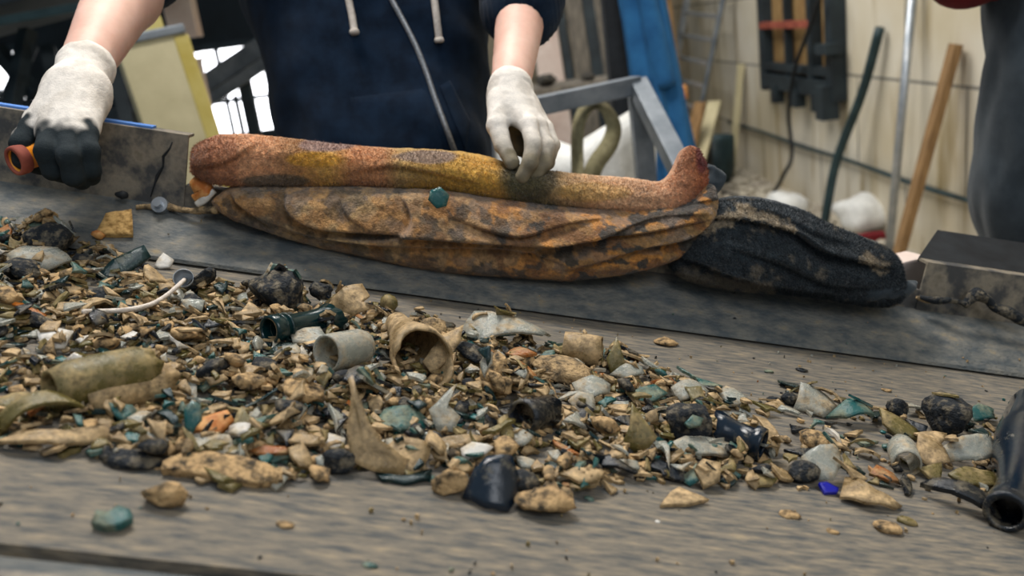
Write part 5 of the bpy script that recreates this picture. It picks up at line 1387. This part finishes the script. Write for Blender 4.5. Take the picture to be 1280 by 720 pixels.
hero_plate('glass_shard', [(536, 510), (556, 492), (572, 476), (560, 506), (576, 520), (566, 540), (546, 536)], 'g_clear', 'clear curved shard with a white highlight right of the mottled teal shard', tilt=45, curv=.03, short='clear highlighted shard')
hero_plate('glass_shard', [(540, 548), (570, 544), (608, 538), (600, 550), (566, 556), (546, 556)], 'g_tan', 'tan crescent shard lying below the clear highlighted shard', tilt=20)
hero_plate('glass_shard', [(576, 558), (590, 552), (618, 556), (608, 566), (588, 574), (578, 568)], 'g_white', 'white crystalline chip above the big dark bottle wall', tilt=28, short='white crystalline chip')
hero_chunk('stone_piece', 562, 596, 44, 46, 'stone', 'upright knobbly tan stone between spiked shard and dark bottle wall', 'stone', flat=.8, seed=14)
hero_plate('glass_shard', [(388, 548), (406, 540), (432, 544), (430, 556), (400, 562)], 'g_white', 'whitish curved chip left of the spiked tan shard', tilt=25)
hero_chunk('dirt_clump', 424, 580, 46, 26, 'dark_dirt', 'dark brown clump at the left foot of the spiked tan shard', seed=21)
# dark bottle wall with a highlight
hero_plate('bottle_wall', [(578, 622), (592, 588), (608, 572), (640, 570), (652, 600), (644, 630), (636, 642), (606, 638)], 'g_shine', 'large black bottle wall piece with a bright vertical highlight at the front', 'glass shard', tilt=48, curv=.034, thick=.003, short='black bottle wall', axis=0.1)
hero_chunk('dirt_clump', 654, 592, 40, 56, 'dark_dirt', 'black gritty clump leaning on the right of the black bottle wall', seed=22, flat=.8)
hero_chunk('stone_piece', 680, 616, 68, 34, 'stone', 'tan and black crusted stone right of the black bottle wall', 'stone', flat=.45, seed=23, short='crusted stone')
# middle right
hero_plate('shiny_film', [(572, 424), (590, 408), (640, 414), (690, 422), (676, 436), (620, 436), (588, 438)], 'g_clear', 'crumpled shiny clear piece by the skirt behind the heap', 'plastic', tilt=20, short='shiny clear piece')
hero_lathe('cup_fragment', (704, 432), (752, 440), [(.0165, 0), (.0175, .01), (.018, .03), (.0175, .046)], 'g_tan', 'tan cup-shaped fragment with a worn pink and yellow label', 'cup fragment', .0165, short='cup fragment', jag=.002, seed=15)
hero_plate('label_patch', [(728, 424), (752, 426), (754, 434), (732, 436)], 'orange', 'worn yellow and pink label scrap on the cup fragment', 'label', tilt=60, thick=.001)
hero_plate('glass_shard', [(772, 420), (780, 448), (786, 462), (764, 466), (758, 448)], 'g_olive', 'pointed olive-tan shard standing right of the cup fragment', tilt=62, short='pointed olive shard')
hero_plate('glass_shard', [(764, 462), (788, 450), (812, 450), (806, 466), (784, 472)], 'g_clear', 'rounded dusty bowl piece at the foot of the pointed olive shard', tilt=30, curv=.025)
sh_ = hero_chunk('oyster_lump', 700, 458, 72, 30, 'dirt', 'layered shell-like lump with an amber edge in front of the cup fragment', 'lump', flat=.4, seed=31, short='shell-like lump')
hero_plate('glass_shard', [(672, 462), (690, 456), (706, 464), (700, 470), (676, 468)], 'g_amber', 'amber streaked sliver along the front of the shell-like lump', tilt=20)
hero_plate('glass_shard', [(784, 494), (800, 484), (820, 478), (836, 490), (820, 500), (798, 502)], 'g_teal', 'bright teal shard with a white edge right of the shell-like lump', tilt=24, curv=.06, short='bright teal shard')
hero_plate('glass_shard', [(870, 470), (884, 474), (904, 482), (894, 488), (876, 480)], 'g_teal', 'teal shard lying on the bare belt at the upper right of the heap', tilt=8, short='outlying teal shard')
hero_plate('glass_shard', [(896, 494), (906, 488), (930, 490), (934, 502), (922, 510), (906, 506)], 'g_clear', 'rounded clear piece just below the outlying teal shard', tilt=16, curv=.025)
hero_plate('glass_shard', [(840, 480), (862, 472), (890, 480), (884, 494), (852, 496)], 'g_clear', 'pale dusty shard between bright teal shard and outlying teal shard', tilt=24)
hero_plate('glass_shard', [(716, 474), (740, 468), (766, 472), (764, 486), (740, 496), (722, 486)], 'g_clear', 'white-bordered pale shard in front of the shell-like lump', tilt=26)
hero_plate('glass_shard', [(710, 500), (724, 488), (742, 490), (744, 512), (724, 516)], 'g_clear', 'glossy clear shard left of the bright teal shard', tilt=40, curv=.028)
hero_lathe('bottle_mouth', (652, 522), (684, 514), [(.016, 0), (.0165, .006), (.015, .012), (.0155, .03)], 'g_black', 'dark open bottle mouth with a reddish inside in the middle of the heap', 'bottle neck', .012, short='dark bottle mouth', jag=.004, seed=18)
hero_plate('glass_shard', [(776, 560), (788, 530), (792, 500), (806, 524), (822, 546), (812, 560), (790, 566)], 'g_olive', 'sharp olive-tan spike standing at the centre right', tilt=58, curv=.03, short='olive spike')
hero_chunk('dirt_clump', 862, 520, 74, 52, 'dark_dirt', 'large black and tan clump with teal chips at the right of the heap', seed=33, flat=.6, short='large black and tan clump')
hero_plate('glass_shard', [(856, 528), (866, 518), (880, 522), (876, 532), (862, 534)], 'g_teal', 'teal chip stuck on the large black and tan clump', tilt=40)
hero_lathe('bottle_neck', (954, 556), (902, 538), [(.0155, 0), (.016, .004), (.016, .014), (.013, .017), (.0125, .04), (.015, .055), (.018, .064)], 'g_shine', 'black bottle neck at the right end of the heap, rim to the right', 'bottle neck', .012, short='black bottle neck', jag=.006, seed=19)
hero_plate('glass_shard', [(830, 560), (856, 548), (896, 546), (920, 556), (914, 574), (870, 570), (842, 574)], 'g_clear', 'broad pale shard below the large black and tan clump', tilt=20, curv=.05)
hero_plate('glass_shard', [(800, 572), (820, 576), (860, 596), (864, 604), (842, 602), (812, 590)], 'g_black', 'long black curved strip at the near right edge of the heap', tilt=14, short='long black strip')
hero_plate('glass_shard', [(738, 574), (760, 576), (800, 590), (808, 600), (780, 596), (748, 586)], 'g_black', 'dark tan-crusted strip left of the long black strip', tilt=14)
hero_plate('glass_shard', [(700, 590), (720, 582), (756, 588), (750, 598), (724, 602)], 'g_tan', 'tan boat-shaped shard at the near edge right of the crusted stone', tilt=18)
hero_plate('glass_shard', [(824, 636), (838, 618), (848, 612), (866, 620), (886, 628), (862, 634)], 'g_tan', 'flat tan triangle alone on the bare belt below the heap', tilt=6, curv=.2, short='lone tan triangle')
hero_plate('glass_shard', [(868, 586), (880, 570), (902, 576), (900, 600), (882, 606)], 'g_tan', 'angular tan shard at the near right corner of the heap', tilt=24)
hero_plate('glass_shard', [(900, 600), (912, 592), (922, 602), (914, 608)], 'g_green', 'small dark green chip at the near right corner of the heap', tilt=24)
hero_plate('glass_shard', [(930, 600), (950, 596), (972, 602), (964, 612), (944, 612)], 'g_olive', 'dull olive piece at the tip of the heap', tilt=16)
# right hand scatter
hero_plate('glass_shard', [(996, 508), (1000, 480), (1020, 484), (1046, 500), (1050, 510), (1030, 524)], 'g_clear', 'large clear curved shard standing alone right of the heap', tilt=40, curv=.03, short='clear lone curved shard')
hero_chunk('dirt_clump', 986, 498, 26, 20, 'dark_dirt', 'small black clump touching the clear lone curved shard', seed=41)
hero_plate('glass_shard', [(955, 506), (972, 502), (982, 510), (976, 516)], 'g_tan', 'thin tan flake left of the small black clump', tilt=8)
hero_plate('glass_shard', [(1034, 524), (1060, 516), (1096, 522), (1090, 534), (1056, 536)], 'g_teal', 'teal mottled flake right of the clear lone curved shard', tilt=14, short='teal mottled flake')
hero_plate('glass_shard', [(944, 512), (960, 520), (978, 548), (976, 562), (960, 546)], 'g_tan', 'narrow tan shard at the right flank of the heap', tilt=24)
hero_chunk('stone_piece', 1016, 552, 42, 18, 'stone', 'flat tan stone below the clear lone curved shard', 'stone', flat=.5, seed=43)
hero_plate('glass_shard', [(1004, 576), (1022, 566), (1052, 562), (1054, 584), (1040, 610), (1016, 606), (1008, 592)], 'g_clear', 'broken clear bowl-shaped piece right of the tip of the heap', tilt=40, curv=.026, short='clear bowl piece')
hero_chunk('dirt_clump', 1000, 590, 40, 30, 'dark_dirt', 'black gritty clump left of the clear bowl piece', seed=44)
hero_plate('glass_shard', [(1022, 608), (1032, 606), (1048, 614), (1046, 620), (1030, 620)], 'g_blue', 'small cobalt blue chip at the foot of the clear bowl piece', tilt=20, short='cobalt blue chip')
hero_plate('glass_shard', [(1050, 624), (1056, 600), (1072, 606), (1092, 622), (1130, 634), (1120, 640), (1080, 638)], 'g_tan', 'long tan curved sliver right of the cobalt blue chip', tilt=14, curv=.05, short='long tan sliver')
hero_plate('glass_shard', [(1088, 588), (1096, 580), (1116, 590), (1130, 600), (1110, 600)], 'g_amber', 'small amber-edged tan piece above the long tan sliver', tilt=14)
hero_plate('glass_shard', [(1098, 512), (1120, 520), (1146, 538), (1150, 552), (1124, 546), (1104, 530)], 'g_olive', 'olive-tan curved shard left of the black crumpled lump', tilt=22, curv=.035, short='olive curved shard')
hero_lathe('glass_vial', (1134, 580), (1126, 558), [(.0135, 0), (.014, .004), (.014, .026), (.0125, .030)], 'g_clear', 'small clear glass tube end standing on the right of the belt', 'vial', .010, short='clear tube end', jag=.003, seed=25, thick=.0018)
hero_plate('glass_shard', [(1146, 548), (1180, 556), (1186, 584), (1164, 588), (1146, 574)], 'g_tan', 'tan wall piece right of the clear tube end', tilt=26)
hero_plate('glass_shard', [(1146, 588), (1176, 582), (1176, 604), (1162, 602)], 'g_olive', 'yellowish olive corner piece below the tan wall piece', tilt=26)
hero_chunk('dirt_clump', 1178, 524, 56, 40, 'dark_dirt', 'black crumpled lump near the right edge behind the dark bottle', seed=46, flat=.85, short='black crumpled lump')
hero_plate('glass_shard', [(1206, 520), (1222, 508), (1240, 514), (1242, 528), (1216, 530)], 'g_teal', 'teal piece between black crumpled lump and the dark bottle', tilt=30)
hero_plate('glass_shard', [(1182, 562), (1200, 552), (1248, 546), (1250, 574), (1226, 584), (1190, 580)], 'g_clear', 'squarish clear shard leaning on the dark bottle', tilt=42, curv=.05, short='squarish clear shard')
hero_plate('glass_shard', [(1184, 596), (1206, 586), (1244, 592), (1248, 612), (1212, 610)], 'g_olive', 'yellow-green smeared shard below the squarish clear shard', tilt=20, curv=.05)
hero_plate('bottle_wall', [(1154, 604), (1176, 608), (1250, 636), (1254, 654), (1222, 646), (1168, 616)], 'g_black', 'long black dusty slab of bottle wall beside the dark bottle mouth', 'glass shard', tilt=16, curv=.05, thick=.005)
# dark bottle at the right edge
bn = hero_lathe('dark_bottle', (1258, 640), (1300, 520), [(.0175, 0), (.0185, .003), (.0185, .012), (.0165, .015), (.016, .035), (.020, .06), (.030, .085), (.034, .11), (.034, .17)], 'g_shine',
                'black dusty bottle at the right edge with its open mouth towards the viewer', 'bottle', .030, short='dark bottle', jag=.006, seed=27, nseg=36, rise0=-.012, rise1=.0)
V, F = neck_lathe([(.0172, -.002), (.0188, .0), (.0188, .006), (.0178, .008)], 36, thick=.0045); r2 = new_mesh('lip', V, F, M['g_black']); r2.parent = bn
# small things on the bare belt
for i, (px, py, w, h, m, lb, cat) in enumerate([(822, 650, 7, 6, 'g_white', 'tiny bright white chip on the bare belt below the heap', 'glass chip'), (986, 641, 26, 10, 'stone', 'small flat tan pebble on the bare belt right of the lone tan triangle', 'pebble'),
        (1108, 656, 34, 18, 'stone', 'tan pebble below the long tan sliver', 'pebble'), (1134, 650, 24, 10, 'g_olive', 'thin olive chip beside the tan pebble', 'glass chip'), (356, 654, 22, 10, 'stone', 'flat tan chip on the bare belt in front of the spiked shard', 'pebble'),
        (462, 704, 20, 10, 'g_teal', 'tiny teal chip on the belt at the bottom', 'glass chip'), (740, 608, 14, 6, 'g_teal', 'tiny teal chip at the near edge beside the crusted stone', 'glass chip'), (1002, 462, 16, 6, 'g_black', 'tiny dark flake on the belt by the skirt, right of the heap', 'glass chip'),
        (960, 463, 14, 6, 'g_teal', 'tiny teal flake on the belt left of the tiny dark flake', 'glass chip'), (832, 426, 30, 12, 'stone', 'small tan flake close to the skirt behind the heap', 'pebble'), (1108, 486, 12, 8, 'stone', 'tiny tan crumb on the belt above the black crumpled lump', 'pebble'),
        (1040, 662, 16, 8, 'stone', 'tiny pinkish crumb on the belt left of the tan pebble', 'pebble')]):
    hero_chunk('glass_chip' if 'chip' in cat else 'pebble', px, py, w, h, m, lb, cat, flat=.3, seed=60 + i)
# teal chip lying on the patterned towel
g = onv(548, 248, 1.118); pts_ = np.array([onv(x, y, 1.118) for x, y in ((535, 250), (538, 238), (550, 234), (562, 244), (558, 258), (546, 261))]); cc = pts_.mean(0)
V, F, sm = plate_geo(pts_[::-1] - cc, R_, .05, .003, .018)
o = put('glass_shard', V, F, sm, 'g_teal', np.stack([[1, 0, 0], [0, .2, .98], [0, -.98, .2]], 1), cc[0], 1.120, cc[1], False); tag(o, 'smooth teal glass chip lying on the patterned towel', 'glass shard')
# white cord with a metal cap
cu = [(104, 404), (130, 403), (160, 401), (188, 394), (208, 382), (222, 370), (230, 362)]
pts_ = []
for x, y in cu:
    u, v, w = base_at(x, y); pts_.append((u, v, w + .012))
g = Geo().tube(catmull(pts_, 8), .0026, 8); cd = belt_obj('wire_cord', g.v, g.f, M['cord'], None, True)
p = np.array(pts_[-1]); V, F = neck_lathe([(.0005, -.004), (.008, -.004), (.0105, 0), (.0115, .004), (.0115, .008)], 20, thick=.0005)
cp = belt_obj('metal_cap', [p + np.array([a, b * .5 - c * .8, b * .8 + c * .5]) for a, b, c in V], F, M['alu'], None, True)
root = base_thing('cord_with_cap', [cd, cp], 'pale thin cord ending in a round metal cap at the upper left of the heap', 'cord')
for x, y in cu + [(232, 357), (145, 403), (175, 399), (198, 388), (215, 376)]: reserve([(x - 9, y - 6), (x + 9, y - 6), (x + 9, y + 5), (x - 9, y + 5)])
HEROES.append(('cord cap', 232, 357))

# ------------------------------------------------ three hundred loose pieces, each its own
KINDS = [('g_tan', 'dusty tan', .34), ('g_olive', 'olive', .13), ('g_clear', 'cloudy clear', .16), ('g_teal', 'teal', .10), ('g_black', 'black', .09), ('g_green', 'dark green', .05), ('g_white', 'whitish', .03),
         ('g_amber', 'amber', .015), ('stone', 'tan stony', .04), ('dark_dirt', 'black gritty', .05)]
kw = np.array([k[2] for k in KINDS]); kw /= kw.sum()
pieces = []
rng = np.random.RandomState(77)
def too_masked(Xb):
    q = pixof(Wa(Xb)).round().astype(int); ok = (q[:, 0] >= 0) & (q[:, 0] < 1280) & (q[:, 1] >= 0) & (q[:, 1] < 720)
    return ok.sum() and MASK[q[ok, 1], q[ok, 0]].mean() > .22
tries = 0
N_SINGLE = 290
sizes = sorted([float(.0145 * (.027 / .0145) ** (x ** 1.4)) for x in rng.rand(N_SINGLE)], reverse=True)
while len(pieces) < N_SINGLE and tries < 9000:
    tries += 1
    r = sizes[len(pieces)]
    tail = rng.rand() < .09
    u, v = sample_uv(rng, TAIL if tail else PILE)
    q = b2px(np.array([[u, v, .015]]))[0]
    if not (-20 < q[0] < 1300): continue
    ki = rng.choice(len(KINDS), p=kw); mk, word, _ = KINDS[ki]
    if mk in ('stone', 'dark_dirt'):
        V, F, sm = chunk_geo(r * .8, rng, rng.uniform(.35, .6)); shp = 'lump'; cat = 'lump'
    else:
        form = rng.rand()
        if form < .2: V, F, sm = shard_geo(r * 1.25, rng, asp=rng.uniform(.2, .34), ncorner=4); shp = 'sliver'
        elif form < .45: V, F, sm = shard_geo(r, rng, ncorner=3, asp=rng.uniform(.7, 1)); shp = 'triangular shard'
        elif form < .75: V, F, sm = shard_geo(r, rng, curv=r * 1.2, thick=.0028); shp = 'curved shard'
        else: V, F, sm = shard_geo(r, rng, curv=1e3); shp = 'flat shard'
        cat = 'glass shard'
    Rm, z = settle(V, F, u, v, rng, .26 if not tail else .12, 70 if not tail else 96)
    X = V @ Rm.T + np.array([u, v, z])
    if too_masked(X): continue
    o = put('glass_shard' if cat == 'glass shard' else 'dirt_clump', V, F, sm, mk, Rm, u, v, z)
    q = pixof(Wa(X)).mean(0); pieces.append([o, word, shp, cat, r, q[0], q[1]])
def direction(dx, dy):
    if abs(dx) > 1.6 * abs(dy): return 'right of' if dx > 0 else 'left of'
    if abs(dy) > 2.2 * abs(dx): return 'in front of' if dy > 0 else 'behind'
    return ('front right of' if dx > 0 else 'front left of') if dy > 0 else ('back right of' if dx > 0 else 'back left of')
groups = {}
for p in pieces:
    hx = min(HEROES, key=lambda h: (h[1] - p[5]) ** 2 + ((h[2] - p[6]) * 1.8) ** 2)
    sz = 'large' if p[4] > .021 else ('small' if p[4] < .0165 else 'medium')
    p += [hx[0], direction(p[5] - hx[1], p[6] - hx[2]), math.hypot(p[5] - hx[1], p[6] - hx[2]), sz]
    groups.setdefault((sz, p[1], p[2], p[8], p[7]), []).append(p)
ORD = ['nearest', 'second nearest', 'third nearest', 'fourth nearest', 'fifth nearest', 'sixth nearest']
for key, ps in groups.items():
    ps.sort(key=lambda p: p[9])
    for i, p in enumerate(ps):
        sz, word, shp, dr, hn = key
        t = '%s %s %s %s the %s' % (sz, word, shp, dr, hn)
        if len(ps) > 1: t = '%s %s %s, %s of them %s the %s' % (sz, word, shp, ORD[min(i, 5)], dr, hn)
        tag(p[0], t, p[3], 'loose broken pieces heaped on the belt')
print('PIECES', len(pieces), tries)
